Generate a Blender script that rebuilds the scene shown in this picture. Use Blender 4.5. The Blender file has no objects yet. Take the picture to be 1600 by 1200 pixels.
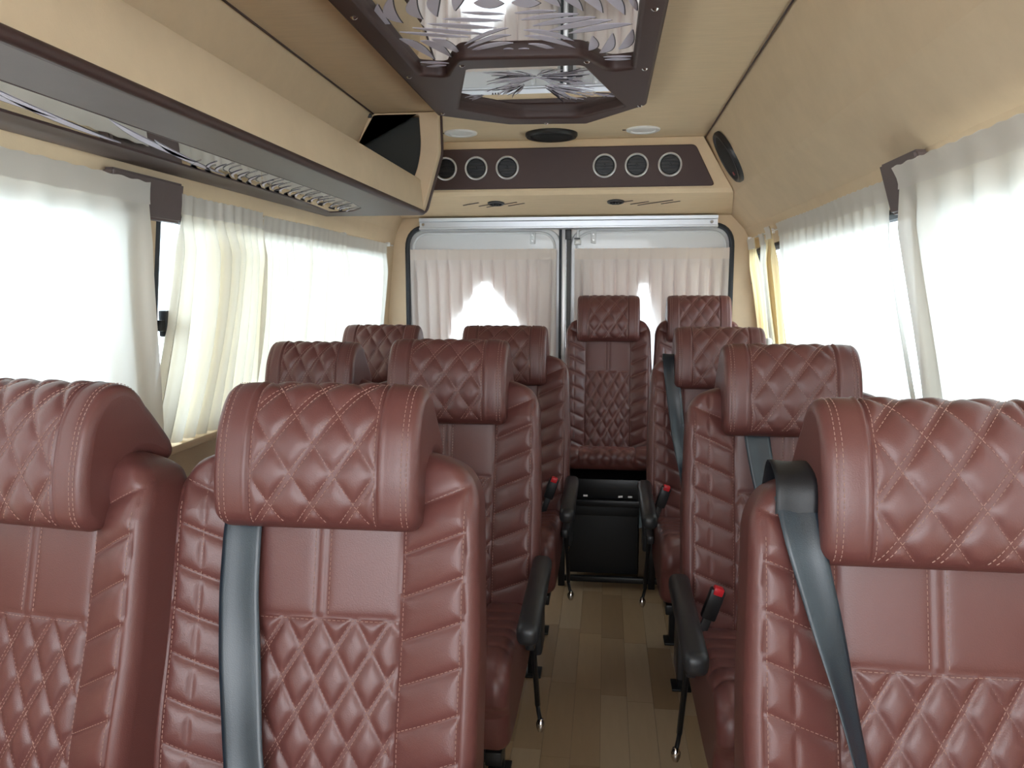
import bpy, bmesh, math, random
import numpy as np
from mathutils import Matrix, Vector

random.seed(4)
SC = bpy.context.scene
COL = SC.collection
R = math.radians

# ------------------------------------------------------------------ camera
cam_d = bpy.data.cameras.new('camera')
cam_d.sensor_width = 36.0
cam_d.lens = 27.0
cam_d.clip_start = 0.02
cam = bpy.data.objects.new('camera', cam_d)
COL.objects.link(cam)
cam.location = (0, 0, 1.25)
cam.rotation_euler = (R(90 - 6.89), 0, R(6.98))
SC.camera = cam

# ------------------------------------------------------------------ world, exposure
SC.view_settings.view_transform = 'Standard'
SC.view_settings.look = 'None'
SC.view_settings.exposure = 1.72
SC.view_settings.gamma = 1.0
SC.view_settings.use_curve_mapping = False
world = bpy.data.worlds.new('overcast_sky')
SC.world = world
world.use_nodes = True
wn = world.node_tree
wn.nodes.clear()
w_out = wn.nodes.new('ShaderNodeOutputWorld')
w_bg = wn.nodes.new('ShaderNodeBackground')
w_bg.inputs['Color'].default_value = (0.90, 0.95, 1.0, 1)
w_bg.inputs['Strength'].default_value = 3.2
wn.links.new(w_bg.outputs[0], w_out.inputs[0])
SC.cycles.max_bounces = 10
SC.cycles.diffuse_bounces = 6
SC.cycles.transmission_bounces = 8
SC.cycles.transparent_max_bounces = 12
SC.cycles.sample_clamp_indirect = 8


def portal(loc, rot, sx, sy):
    d = bpy.data.lights.new('window_portal', 'AREA')
    d.shape = 'RECTANGLE'; d.size = sx; d.size_y = sy
    d.cycles.is_portal = True
    o = bpy.data.objects.new('window_portal', d)
    o.location = loc; o.rotation_euler = rot
    COL.objects.link(o)


portal((-1.32, 0.55, 1.17), (0, R(-90), 0), 0.7, 2.3)
portal((-1.32, 2.85, 1.17), (0, R(-90), 0), 0.7, 2.0)
portal((0.92, 0.65, 1.17), (0, R(90), 0), 0.7, 2.5)
portal((0.92, 3.0, 1.17), (0, R(90), 0), 0.7, 1.9)
portal((-0.2, -1.32, 1.355), (R(90), 0, 0), 1.84, 1.04)
portal((-1.32, -0.88, 1.17), (0, R(-90), 0), 0.7, 0.6)
portal((0.92, -0.88, 1.17), (0, R(90), 0), 0.7, 0.6)
portal((-0.2, 4.25, 1.17), (R(-90), 0, 0), 1.6, 0.6)

# ------------------------------------------------------------------ materials
MATS = {}


def mat(name, col, rough=0.5, metal=0.0, spec=0.5, var=0.0, vscale=8.0, vstretch=(1, 1, 1), bump=0.0, bscale=300.0, bdist=0.002, coat=0.0, alpha=None):
    if name in MATS:
        return MATS[name]
    m = bpy.data.materials.new(name)
    m.use_nodes = True
    nt = m.node_tree
    b = nt.nodes['Principled BSDF']
    b.inputs['Base Color'].default_value = (*col, 1)
    b.inputs['Roughness'].default_value = rough
    b.inputs['Metallic'].default_value = metal
    b.inputs['Specular IOR Level'].default_value = spec
    b.inputs['Coat Weight'].default_value = coat
    tc = nt.nodes.new('ShaderNodeTexCoord')
    if var > 0:
        mp = nt.nodes.new('ShaderNodeMapping')
        mp.inputs['Scale'].default_value = vstretch
        nz = nt.nodes.new('ShaderNodeTexNoise')
        nz.inputs['Scale'].default_value = vscale
        nz.inputs['Detail'].default_value = 6
        nz.inputs['Roughness'].default_value = 0.65
        mx = nt.nodes.new('ShaderNodeMix'); mx.data_type = 'RGBA'
        mx.inputs['A'].default_value = (*[c * (1 - var) for c in col], 1)
        mx.inputs['B'].default_value = (*[min(1, c * (1 + var)) for c in col], 1)
        nt.links.new(tc.outputs['Object'], mp.inputs['Vector'])
        nt.links.new(mp.outputs[0], nz.inputs['Vector'])
        nt.links.new(nz.outputs['Fac'], mx.inputs['Factor'])
        nt.links.new(mx.outputs['Result'], b.inputs['Base Color'])
    if bump > 0:
        n2 = nt.nodes.new('ShaderNodeTexNoise')
        n2.inputs['Scale'].default_value = bscale
        n2.inputs['Detail'].default_value = 3
        bp = nt.nodes.new('ShaderNodeBump')
        bp.inputs['Strength'].default_value = bump
        bp.inputs['Distance'].default_value = bdist
        nt.links.new(tc.outputs['Object'], n2.inputs['Vector'])
        nt.links.new(n2.outputs['Fac'], bp.inputs['Height'])
        nt.links.new(bp.outputs[0], b.inputs['Normal'])
    MATS[name] = m
    return m


LEATHER = mat('maroon_leather', (0.122, 0.042, 0.037), 0.40, spec=0.55, var=0.08, vscale=14, bump=0.35, bscale=520, bdist=0.0008)
THREAD = mat('pale_thread', (0.38, 0.23, 0.19), 0.7)
SUEDE = mat('beige_suede', (0.72, 0.565, 0.39), 0.85, spec=0.2, var=0.10, vscale=9, vstretch=(1, 1, 1), bump=0.2, bscale=240, bdist=0.001)
SUEDE_GRAIN_LIT = mat('beige_suede_grain_lit', (0.80, 0.63, 0.43), 0.85, spec=0.2, var=0.12, vscale=10, vstretch=(1, 9, 1), bump=0.2, bscale=240, bdist=0.001)  # lighter than the walls: missing bounce light is put into this colour
BROWN = mat('brown_leatherette', (0.060, 0.030, 0.027), 0.5, spec=0.5, var=0.08, vscale=20, bump=0.25, bscale=400, bdist=0.0008)
TAUPE = mat('taupe_leatherette', (0.13, 0.095, 0.09), 0.55, spec=0.5, var=0.08, vscale=25, bump=0.2, bscale=400, bdist=0.0008)
PLASTIC = mat('black_plastic', (0.016, 0.016, 0.018), 0.42, spec=0.5, bump=0.1, bscale=300, bdist=0.0006)
GRILLE = mat('dark_grille_cloth', (0.012, 0.012, 0.013), 0.8, bump=0.5, bscale=900, bdist=0.0006)
BLACKPANEL = mat('black_green_panel', (0.022, 0.026, 0.025), 0.6, var=0.1, vscale=6)
STEEL = mat('black_steel', (0.013, 0.013, 0.014), 0.35, metal=0.3)
CHROME = mat('chrome', (0.78, 0.78, 0.80), 0.14, metal=1.0)
SATIN = mat('satin_silver', (0.86, 0.86, 0.87), 0.38, metal=0.45)
ALU = mat('brushed_aluminium', (0.66, 0.69, 0.74), 0.42, metal=0.75, var=0.04, vscale=6, vstretch=(1, 30, 30))
RUBBER = mat('grey_rubber', (0.03, 0.036, 0.045), 0.6)
PAINT = mat('white_door_paint', (0.70, 0.71, 0.72), 0.3, var=0.03, vscale=5, coat=0.3)
MIRROR = mat('mirror_silver', (0.80, 0.80, 0.80), 0.02, metal=1.0)
PRINT = mat('lilac_grey_print', (0.66, 0.62, 0.74), 0.5, var=0.06, vscale=30)
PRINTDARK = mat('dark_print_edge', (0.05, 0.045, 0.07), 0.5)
STRAP = mat('slate_webbing', (0.007, 0.017, 0.028), 0.36, spec=0.7, var=0.12, vscale=60, vstretch=(1, 1, 0.05), bump=0.4, bscale=700, bdist=0.0006)
STRAPDARK = mat('black_webbing', (0.008, 0.009, 0.012), 0.5, bump=0.4, bscale=700, bdist=0.0006)
RED = mat('red_button', (0.62, 0.02, 0.03), 0.35)
LAMPWHITE = mat('lamp_lens', (0.95, 0.94, 0.93), 0.3)
CARTON = mat('brown_cardboard', (0.16, 0.11, 0.065), 0.8, var=0.12, vscale=12)
CARTONINK = mat('carton_ink', (0.02, 0.018, 0.015), 0.7)
BLUEGREY = mat('pale_blue_card', (0.24, 0.32, 0.36), 0.6)
CONCRETE = mat('pale_concrete', (0.42, 0.41, 0.39), 0.9, var=0.15, vscale=1.5, bump=0.3, bscale=40, bdist=0.01)
UNDER = mat('floor_sheet', (0.10, 0.07, 0.045), 0.6, var=0.1)
WOODS = [mat('oak_vinyl_%s' % n, c, 0.42, var=0.10, vscale=16, vstretch=(3, 0.4, 1)) for n, c in
         (('pale', (0.36, 0.245, 0.14)), ('warm', (0.28, 0.18, 0.10)), ('mid', (0.32, 0.215, 0.125)), ('grey', (0.38, 0.275, 0.175)))]


def cloth_mat(name, col, trans=0.5, through=0.0):
    m = bpy.data.materials.new(name); m.use_nodes = True
    nt = m.node_tree; nt.nodes.clear()
    out = nt.nodes.new('ShaderNodeOutputMaterial')
    d = nt.nodes.new('ShaderNodeBsdfDiffuse'); t = nt.nodes.new('ShaderNodeBsdfTranslucent')
    d.inputs[0].default_value = (*col, 1); t.inputs[0].default_value = (*col, 1)
    tc = nt.nodes.new('ShaderNodeTexCoord')
    wv = nt.nodes.new('ShaderNodeTexNoise'); wv.inputs['Scale'].default_value = 500
    bp = nt.nodes.new('ShaderNodeBump'); bp.inputs['Strength'].default_value = 0.15; bp.inputs['Distance'].default_value = 0.001
    nt.links.new(tc.outputs['Object'], wv.inputs['Vector']); nt.links.new(wv.outputs['Fac'], bp.inputs['Height'])
    nt.links.new(bp.outputs[0], d.inputs['Normal'])
    mx = nt.nodes.new('ShaderNodeMixShader'); mx.inputs[0].default_value = trans
    nt.links.new(d.outputs[0], mx.inputs[1]); nt.links.new(t.outputs[0], mx.inputs[2])
    last = mx
    if through > 0:
        tr = nt.nodes.new('ShaderNodeBsdfTransparent')
        m2 = nt.nodes.new('ShaderNodeMixShader'); m2.inputs[0].default_value = through
        nt.links.new(mx.outputs[0], m2.inputs[1]); nt.links.new(tr.outputs[0], m2.inputs[2]); last = m2
    nt.links.new(last.outputs[0], out.inputs[0])
    return m


CURTAIN = cloth_mat('ivory_curtain', (0.84, 0.81, 0.74), 0.34, 0.02)
mat_soft = cloth_mat('soft_ivory_curtain', (0.83, 0.79, 0.70), 0.33, 0.015)
CREAM = cloth_mat('cream_curtain', (0.82, 0.77, 0.66), 0.34, 0.01)
CURTAINY = cloth_mat('yellowed_curtain', (0.85, 0.70, 0.42), 0.50, 0.04)
HEADERC = cloth_mat('doubled_curtain_header', (0.80, 0.77, 0.72), 0.22)
REARC = cloth_mat('rosy_ivory_curtain', (0.86, 0.80, 0.77), 0.42, 0.04)
ADDED_LINING = cloth_mat('added_thick_lining', (0.80, 0.73, 0.70), 0.25)  # added layer that holds back daylight around the bright peak

gm = bpy.data.materials.new('window_glass'); gm.use_nodes = True
nt = gm.node_tree; nt.nodes.clear()
_o = nt.nodes.new('ShaderNodeOutputMaterial'); _t = nt.nodes.new('ShaderNodeBsdfTransparent'); _g = nt.nodes.new('ShaderNodeBsdfGlossy')
_t.inputs[0].default_value = (0.86, 0.92, 0.95, 1); _g.inputs['Roughness'].default_value = 0.02
_m = nt.nodes.new('ShaderNodeMixShader'); _m.inputs[0].default_value = 0.06
nt.links.new(_t.outputs[0], _m.inputs[1]); nt.links.new(_g.outputs[0], _m.inputs[2]); nt.links.new(_m.outputs[0], _o.inputs[0])
GLASS = gm

# ------------------------------------------------------------------ object helpers
ORG = {}


def origin(parent):
    return ORG.get(parent.name, (0.0, 0.0, 0.0)) if parent else (0.0, 0.0, 0.0)


def thing(name, label=None, cat=None, loc=(0, 0, 0), group=None, kind=None):
    o = bpy.data.objects.new(name, None)
    o.empty_display_size = 0.1
    o.location = loc
    COL.objects.link(o)
    ORG[o.name] = tuple(loc)
    return tag(o, label, cat, group, kind)


def tag(o, label=None, cat=None, group=None, kind=None):
    if label: o['label'] = label
    if cat: o['category'] = cat
    if group: o['group'] = group
    if kind: o['kind'] = kind
    return o


def link_mesh(name, me, m, parent=None, at=(0, 0, 0)):
    o = bpy.data.objects.new(name, me)
    me.materials.append(m)
    o.parent = parent
    o.location = at
    COL.objects.link(o)
    p = origin(parent)
    ORG[o.name] = tuple(p[i] + at[i] for i in range(3))
    return o


def mesh_obj(name, verts, faces, m, parent=None, smooth=False):
    """verts in world coordinates (a parent's own origin is taken off)"""
    p = np.array(origin(parent))
    v = np.asarray(verts, dtype=float) - p
    me = bpy.data.meshes.new(name)
    me.from_pydata(v.tolist(), [], [list(map(int, f)) for f in faces])
    if smooth:
        me.polygons.foreach_set('use_smooth', [True] * len(me.polygons))
    me.update()
    return link_mesh(name, me, m, parent)


def bm_obj(name, bm, m, parent=None, smooth=False, sharp=40):
    p = origin(parent)
    bmesh.ops.translate(bm, verts=bm.verts, vec=(-p[0], -p[1], -p[2]))
    bmesh.ops.recalc_face_normals(bm, faces=bm.faces)
    me = bpy.data.meshes.new(name)
    bm.to_mesh(me); bm.free()
    if smooth:
        me.polygons.foreach_set('use_smooth', [True] * len(me.polygons))
        me.set_sharp_from_angle(angle=R(sharp))
    return link_mesh(name, me, m, parent)


def add_box(bm, x0, x1, y0, y1, z0, z1, bevel=0.0, seg=2, M=None):
    r = bmesh.ops.create_cube(bm, size=1.0)
    vs = r['verts']
    for v in vs:
        v.co = Vector(((x0 + x1) / 2 + v.co.x * (x1 - x0), (y0 + y1) / 2 + v.co.y * (y1 - y0), (z0 + z1) / 2 + v.co.z * (z1 - z0)))
    if bevel > 0:
        es = list({e for v in vs for e in v.link_edges})
        r = bmesh.ops.bevel(bm, geom=es, offset=bevel, segments=seg, affect='EDGES', profile=0.5)
        vs = list({v for f in r['faces'] for v in f.verts} | {v for v in vs if v.is_valid})
    if M is not None:
        bmesh.ops.transform(bm, matrix=M, verts=vs)


def box(name, x0, x1, y0, y1, z0, z1, m, parent=None, bevel=0.0, seg=2):
    bm = bmesh.new()
    add_box(bm, x0, x1, y0, y1, z0, z1, bevel, seg)
    return bm_obj(name, bm, m, parent, smooth=bevel > 0)


def add_tube(bm, pts, r, n=10, cap=True):
    pts = [Vector(p) for p in pts]
    rings = []
    up = None
    for i, p in enumerate(pts):
        if i == 0: t = pts[1] - p
        elif i == len(pts) - 1: t = p - pts[i - 1]
        else: t = (pts[i + 1] - p).normalized() + (p - pts[i - 1]).normalized()
        t.normalize()
        if up is None:
            up = Vector((0, 0, 1)) if abs(t.z) < 0.9 else Vector((1, 0, 0))
        a = t.cross(up).normalized(); b = t.cross(a).normalized(); up = b.cross(t) * -1 if False else a.cross(t)
        rr = r[i] if isinstance(r, (list, tuple)) else r
        rings.append([bm.verts.new(p + a * math.cos(k * 2 * math.pi / n) * rr + b * math.sin(k * 2 * math.pi / n) * rr) for k in range(n)])
    for i in range(len(rings) - 1):
        for k in range(n):
            bm.faces.new((rings[i][k], rings[i][(k + 1) % n], rings[i + 1][(k + 1) % n], rings[i + 1][k]))
    if cap:
        bm.faces.new(rings[0]); bm.faces.new(rings[-1][::-1])


def tube(name, pts, r, m, parent=None, n=10):
    bm = bmesh.new(); add_tube(bm, pts, r, n)
    return bm_obj(name, bm, m, parent, smooth=True)


def add_lathe(bm, prof, M, n=32):
    """prof: list of (radius, height) ; axis = local Z of M"""
    rings = []
    for r, h in prof:
        if r < 1e-6:
            rings.append([bm.verts.new(M @ Vector((0, 0, h)))])
        else:
            rings.append([bm.verts.new(M @ Vector((r * math.cos(2 * math.pi * k / n), r * math.sin(2 * math.pi * k / n), h))) for k in range(n)])
    for a, b in zip(rings[:-1], rings[1:]):
        for k in range(n):
            k2 = (k + 1) % n
            if len(a) == 1 and len(b) == 1: continue
            if len(a) == 1: bm.faces.new((a[0], b[k], b[k2]))
            elif len(b) == 1: bm.faces.new((a[k], a[k2], b[0]))
            else: bm.faces.new((a[k], a[k2], b[k2], b[k]))


def lathe(name, prof, M, m, parent=None, n=32, sharp=40):
    bm = bmesh.new(); add_lathe(bm, prof, M, n)
    return bm_obj(name, bm, m, parent, smooth=True, sharp=sharp)


def axis_matrix(loc, zdir, xdir=(1, 0, 0)):
    z = Vector(zdir).normalized(); x = Vector(xdir); x = (x - z * x.dot(z)).normalized(); y = z.cross(x)
    M = Matrix((x, y, z)).transposed().to_4x4(); M.translation = Vector(loc)
    return M


def round_poly(pts, r, n=5):
    out = []
    N = len(pts)
    rs = r if isinstance(r, (list, tuple)) else [r] * N
    for i in range(N):
        p = Vector(pts[i]).to_2d(); a = Vector(pts[i - 1]).to_2d(); b = Vector(pts[(i + 1) % N]).to_2d()
        da = (a - p); db = (b - p)
        rr = min(rs[i], da.length * 0.45, db.length * 0.45)
        if rr < 1e-5: out.append(tuple(p)); continue
        p0 = p + da.normalized() * rr; p1 = p + db.normalized() * rr
        for k in range(n + 1):
            t = k / n
            q = p0 * (1 - t) ** 2 + p * 2 * t * (1 - t) + p1 * t ** 2
            out.append((q.x, q.y))
    return out


def plate(name, outer, holes, M, thick, m, parent=None, bevel=0.0):
    """flat plate with holes, outline in local XY of M, thickness centred on local Z"""
    cu = bpy.data.curves.new('tmp', 'CURVE')
    cu.dimensions = '2D'; cu.fill_mode = 'BOTH'
    cu.extrude = max(thick / 2 - bevel, 1e-4); cu.bevel_depth = bevel; cu.bevel_resolution = 2; cu.offset = -bevel
    for loop in [outer] + list(holes):
        sp = cu.splines.new('POLY'); sp.points.add(len(loop) - 1)
        for i, p in enumerate(loop): sp.points[i].co = (p[0], p[1], 0, 1)
        sp.use_cyclic_u = True
    tmp = bpy.data.objects.new('tmp', cu)
    COL.objects.link(tmp)
    dg = bpy.context.evaluated_depsgraph_get(); dg.update()
    me = bpy.data.meshes.new_from_object(tmp.evaluated_get(dg))
    bpy.data.objects.remove(tmp); bpy.data.curves.remove(cu)
    me.materials.clear()
    p = origin(parent)
    me.transform(Matrix.Translation((-p[0], -p[1], -p[2])) @ M)
    me.name = name
    me.polygons.foreach_set('use_smooth', [True] * len(me.polygons))
    me.set_sharp_from_angle(angle=R(35))
    return link_mesh(name, me, m, parent)


def copy_tree(o, parent=None):
    c = o.copy(); COL.objects.link(c)
    if parent is not None: c.parent = parent
    ORG[c.name] = ORG.get(o.name, (0, 0, 0))
    for ch in list(o.children): copy_tree(ch, c)
    return c


XY_Z = lambda z: Matrix.Translation((0, 0, z))                              # outline in X,Y at height z
XZ_Y = lambda y: Matrix(((1, 0, 0, 0), (0, 0, -1, y), (0, 1, 0, 0), (0, 0, 0, 1)))   # outline in X,Z at depth y

# ------------------------------------------------------------------ body shell
LP = [(0.0, -1.20), (0.85, -1.195), (1.5, -1.13), (1.57, -1.11), (1.82, -0.985), (1.94, -0.905)]
RP = [(0.0, 0.80), (0.85, 0.795), (1.5, 0.715), (1.56, 0.685), (1.69, 0.565), (1.80, 0.50), (1.94, 0.422)]
xl = lambda z: float(np.interp(z, [p[0] for p in LP], [p[1] for p in LP]))
xr = lambda z: float(np.interp(z, [p[0] for p in RP], [p[1] for p in RP]))
Y0, Y1 = -1.25, 4.05
T = 0.04
CEIL = 1.94


def wall(name, xf, sgn, zs, wins, m):
    """wins: list of (y0,y1) openings between z .85 and 1.48"""
    vs, fs = [], []

    def cell(y0, y1, z0, z1):
        b = len(vs)
        for (y, z) in ((y0, z0), (y1, z0), (y1, z1), (y0, z1)):
            vs.append((xf(z), y, z))
        for (y, z) in ((y0, z0), (y1, z0), (y1, z1), (y0, z1)):
            vs.append((xf(z) + sgn * T, y, z))
        for f in ((0, 1, 2, 3), (7, 6, 5, 4), (0, 4, 5, 1), (1, 5, 6, 2), (2, 6, 7, 3), (3, 7, 4, 0)):
            fs.append([b + i for i in f])
    for z0, z1 in zip(zs[:-1], zs[1:]):
        if abs(z0 - 0.85) < 1e-6:
            y = Y0
            for a, c in wins:
                cell(y, a, z0, z1); y = c
            cell(y, Y1 + T, z0, z1)
        else:
            cell(Y0, Y1 + T, z0, z1)
    o = mesh_obj(name, vs, fs, m)
    bm = bmesh.new(); bm.from_mesh(o.data); bmesh.ops.recalc_face_normals(bm, faces=bm.faces); bm.to_mesh(o.data); bm.free()
    tag(o, kind='structure')
    return o


LW = [(-1.15, -0.62), (-0.55, 1.68), (1.86, 3.85)]  # first opening each side: unseen front door window, added for more light
RW = [(-1.15, -0.62), (-0.55, 1.80), (1.965, 3.30), (3.36, 3.93)]
wl = wall('wall_left', xl, -1, [-0.02, 0.85, 1.46, 1.5, 1.57, 1.82, 1.96], LW, SUEDE)
wr = wall('wall_right', xr, 1, [-0.02, 0.85, 1.46, 1.5, 1.56, 1.69, 1.80, 1.96], RW, SUEDE)
c = box('ceiling', -0.93, 0.445, Y0, Y1 + T, CEIL, CEIL + 0.04, SUEDE_GRAIN_LIT); tag(c, kind='structure')
fl = box('floor', -1.24, 0.84, Y0, Y1 + T, -0.05, -0.004, UNDER); tag(fl, kind='structure')
tube('seam_cord', [(0.428, Y0 + .02, 1.934), (0.428, 3.62, 1.934)], 0.003, BROWN, c, 6)
tube('seam_cord', [(-0.91, Y0 + .02, 1.934), (-0.91, 3.0, 1.934)], 0.003, BROWN, c, 6)
# floor planks (aisle and under the seats), one shared mesh per length
plank_me = {}
for i in range(18):
    x = -0.72 + i * 0.08
    y = 0.55 + ((i * 0.37) % 0.4) - 0.4
    j = 0
    while y < 3.95:
        L = 0.40
        ln = round(min(L, 3.97 - y), 3)
        wi = (i * 7 + j * 3 + (i * j) % 3) % 4
        key = (ln, wi)
        if y + ln > 0.6 and ln > 0.05:
            if key not in plank_me:
                bm = bmesh.new(); add_box(bm, 0.0004, 0.0796, 0.0004, ln - 0.0004, -0.004, 0.0)
                me = bpy.data.meshes.new('plank'); bm.to_mesh(me); bm.free(); me.materials.append(WOODS[wi]); plank_me[key] = me
            o = bpy.data.objects.new('plank', plank_me[key]); o.parent = fl; o.location = (x, y, 0); COL.objects.link(o)
        y += L; j += 1

# front bulkhead with the open windscreen, unseen behind the camera, enlarged for more light
wf = plate('wall_front', [(-1.24, -0.02), (0.84, -0.02), (0.84, 1.98), (-1.24, 1.98)], [round_poly([(-1.1, 0.85), (0.70, 0.85), (0.64, 1.86), (-1.04, 1.86)], 0.08)], XZ_Y(Y0 - 0.02), 0.04, SUEDE)
tag(wf, kind='structure')
gd = box('ground', -14, 14, -12, 16, -0.75, -0.70, CONCRETE); tag(gd, kind='structure')


def side_window(n, xf, sgn, y0, y1):
    t = thing('window_%d' % n, None, None, (xf(1.17), (y0 + y1) / 2, 0.85), kind='structure')
    z0, z1 = 0.85, 1.46
    xo = sgn * 0.022
    v = []
    for s in (0, 0.004 * sgn):
        v += [(xf(z0) + xo + s, y0, z0), (xf(z0) + xo + s, y1, z0), (xf(z1) + xo + s, y1, z1), (xf(z1) + xo + s, y0, z1)]
    mesh_obj('pane', v, [(0, 1, 2, 3), (7, 6, 5, 4), (0, 4, 5, 1), (1, 5, 6, 2), (2, 6, 7, 3), (3, 7, 4, 0)], GLASS, t)
    bm = bmesh.new()
    k = 0.016
    loop = [(y0 + k, z0 + k), (y1 - k, z0 + k), (y1 - k, z1 - k), (y0 + k, z1 - k)]
    for a, b in zip(loop, loop[1:] + loop[:1]):
        add_tube(bm, [(xf(a[1]) + sgn * 0.014, a[0], a[1]), (xf(b[1]) + sgn * 0.014, b[0], b[1])], 0.016, 8)
    bm_obj('seal', bm, RUBBER, t, smooth=True)
    return t


for n, (a, b) in enumerate(LW): side_window(n + 1, xl, -1, a, b)
for n, (a, b) in enumerate(RW): side_window(n + 4, xr, 1, a, b)
wm = bpy.data.objects['window_3']
bm = bmesh.new()
add_box(bm, xl(1.16) - 0.012, xl(1.16) + 0.012, 1.885, 1.96, 1.145, 1.175, 0.004)
add_box(bm, xl(1.16) - 0.008, xl(1.16) + 0.016, 1.90, 1.922, 1.13, 1.20, 0.004)
bm_obj('latch', bm, PLASTIC, wm, smooth=True)
# ledge under the windows
for nm, xf, s in (('trim_1', xl, 1), ('trim_2', xr, -1)):
    o = box(nm, min(xf(.84), xf(.84) + s * .05), max(xf(.84), xf(.84) + s * .05), Y0, Y1, 0.815, 0.838, SUEDE, None, 0.006); tag(o, kind='structure')

# ------------------------------------------------------------------ rear wall and doors
RC = -0.216
open_loop = round_poly([(-1.055, 0.02), (0.625, 0.02), (0.625, 1.585), (-1.055, 1.585)], [0.01, 0.01, 0.11, 0.11], 8)
wb = plate('wall_back', [(-1.24, -0.02), (0.84, -0.02), (0.84, 1.98), (-1.24, 1.98)], [open_loop], XZ_Y(4.07), 0.04, SUEDE)
tag(wb, kind='structure')
bm = bmesh.new()
lp = [(-1.055, 4.045, 0.02)] + [(p[0], 4.045, p[1]) for p in open_loop[18:][::-1]] + [(0.625, 4.045, 0.02)]
add_tube(bm, lp, 0.013, 8)
tr = bm_obj('trim_3', bm, RUBBER, None, smooth=True); tag(tr, kind='structure')
for n, (x0, x1) in enumerate(((-1.05, -0.252), (-0.178, 0.62))):
    t = thing('door_%d' % (n + 1), None, None, ((x0 + x1) / 2, 4.085, 0.02), kind='structure')
    hole = round_poly([(x0 + .08, 0.86), (x1 - .08, 0.86), (x1 - .08, 1.43), (x0 + .08, 1.43)], 0.06)
    rr = [0.01, 0.01, 0.10, 0.10]
    plate('door_panel', round_poly([(x0 - .012, 0.03), (x1 + .012, 0.03), (x1 + .012, 1.575), (x0 - .012, 1.575)], rr, 8), [hole], XZ_Y(4.085), 0.03, PAINT, t, 0.006)
    plate('outer_skin', round_poly([(x0 - .04 if n == 0 else x0 - .036, 0.0), (x1 + .04 if n else x1 + .036, 0.0), (x1 + .04 if n else x1 + .036, 1.62), (x0 - .04 if n == 0 else x0 - .036, 1.62)], .01), [hole], XZ_Y(4.108), 0.012, PAINT, t)
    plate('pane', round_poly([(x0 + .075, 0.855), (x1 - .075, 0.855), (x1 - .075, 1.435), (x0 + .075, 1.435)], 0.06), [], XZ_Y(4.095), 0.004, GLASS, t)
    bm = bmesh.new()
    add_tube(bm, [(p[0], 4.068, p[1]) for p in (round_poly([(x0 + .02, 0.5), (x0 + .02, 1.555), (x1 - .02, 1.555), (x1 - .02, 0.5)], [0, .09, .09, 0], 8))], 0.007, 8)
    bm_obj('raised_edge', bm, PAINT, t, smooth=True)
    hx = -0.388 if n == 0 else -0.072
    hb = box('hinge_bracket', hx - 0.013, hx + 0.013, 4.055, 4.07, 1.495, 1.56, PAINT, t, 0.003)
    for z in (1.512, 1.542):
        lathe('screw', [(0, 0.003), (0.004, 0.003), (0.007, 0.0), (0.007, -0.003)], axis_matrix((hx, 4.053, z), (0, -1, 0)), SATIN, hb, 12)
ct = thing('trim_4', None, None, (RC, 4.07, 0.02), kind='structure')
box('seal', -0.249, -0.236, 4.045, 4.09, 0.03, 1.58, RUBBER, ct, 0.003)
box('metal_strip', -0.236, -0.214, 4.055, 4.09, 0.03, 1.58, SATIN, ct, 0.002)
box('seal', -0.212, -0.188, 4.05, 4.09, 0.03, 1.58, mat('mid_grey_rubber', (0.10, 0.10, 0.10), 0.6), ct, 0.003)
box('upper_stop', -0.216, -0.186, 4.03, 4.06, 1.515, 1.575, PLASTIC, ct, 0.003)
lt = thing('door_latch', 'small white metal latch beside the joint of the rear doors, above the right curtain', 'latch', (-0.14, 4.05, 1.49))
box('latch_body', -0.17, -0.135, 4.035, 4.069, 1.488, 1.515, PAINT, lt, 0.004)
box('latch_arm', -0.158, -0.146, 4.04, 4.069, 1.515, 1.57, PAINT, lt, 0.003)
box('latch_slot', -0.17, -0.14, 4.031, 4.036, 1.516, 1.523, PLASTIC, lt)

# ------------------------------------------------------------------ rear bulkhead with air vents
prof = [(3.62, 1.938), (3.615, 1.90), (3.615, 1.71), (3.63, 1.692), (3.70, 1.68), (4.0, 1.635), (4.045, 1.632), (4.045, 1.938)]
bk = thing('overhead_bulkhead', 'beige suede-covered bulkhead across the van above the rear doors', 'bulkhead', (RC, 3.83, 1.63))
vs = []
for (y, z) in prof: vs.append((xl(z) + 0.004, y, z))
for (y, z) in prof: vs.append((xr(z) - 0.004, y, z))
n = len(prof)
fs = [list(range(n)), list(range(2 * n - 1, n - 1, -1))] + [[i, i + n, (i + 1) % n + n, (i + 1) % n] for i in range(n)]
mesh_obj('bulkhead_body', vs, fs, SUEDE_GRAIN_LIT, bk)
for s0, xx in ((-1, -0.575), (1, 0.16)):
    bm = bmesh.new()
    for k in range(5):
        x = xx - 0.13 + k * 0.055 + (0.02 if k % 2 else 0)
        y = 3.76 + 0.02 * (k % 3)
        zz = lambda y: 1.6795 - (y - 3.70) * 0.15
        vv = [(x, y + .015, zz(y + .015) - .001), (x + .085, y - .03, zz(y - .03) - .001), (x + .088, y - .024, zz(y - .024) - .001), (x + .003, y + .022, zz(y + .022) - .001)]
        a = [bm.verts.new(p) for p in vv]; b_ = [bm.verts.new((p[0], p[1], p[2] - 0.0012)) for p in vv]
        bm.faces.new(b_); bm.faces.new(a[::-1])
        for i in range(4): bm.faces.new((a[i], a[(i + 1) % 4], b_[(i + 1) % 4], b_[i]))
    tag(bm_obj('slit_markings', bm, BROWN, bk), kind='stuff')
vp = thing('vent_panel', 'dark brown leatherette panel with chamfered ends above the rear doors', 'panel', (RC, 3.61, 1.72))
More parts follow.
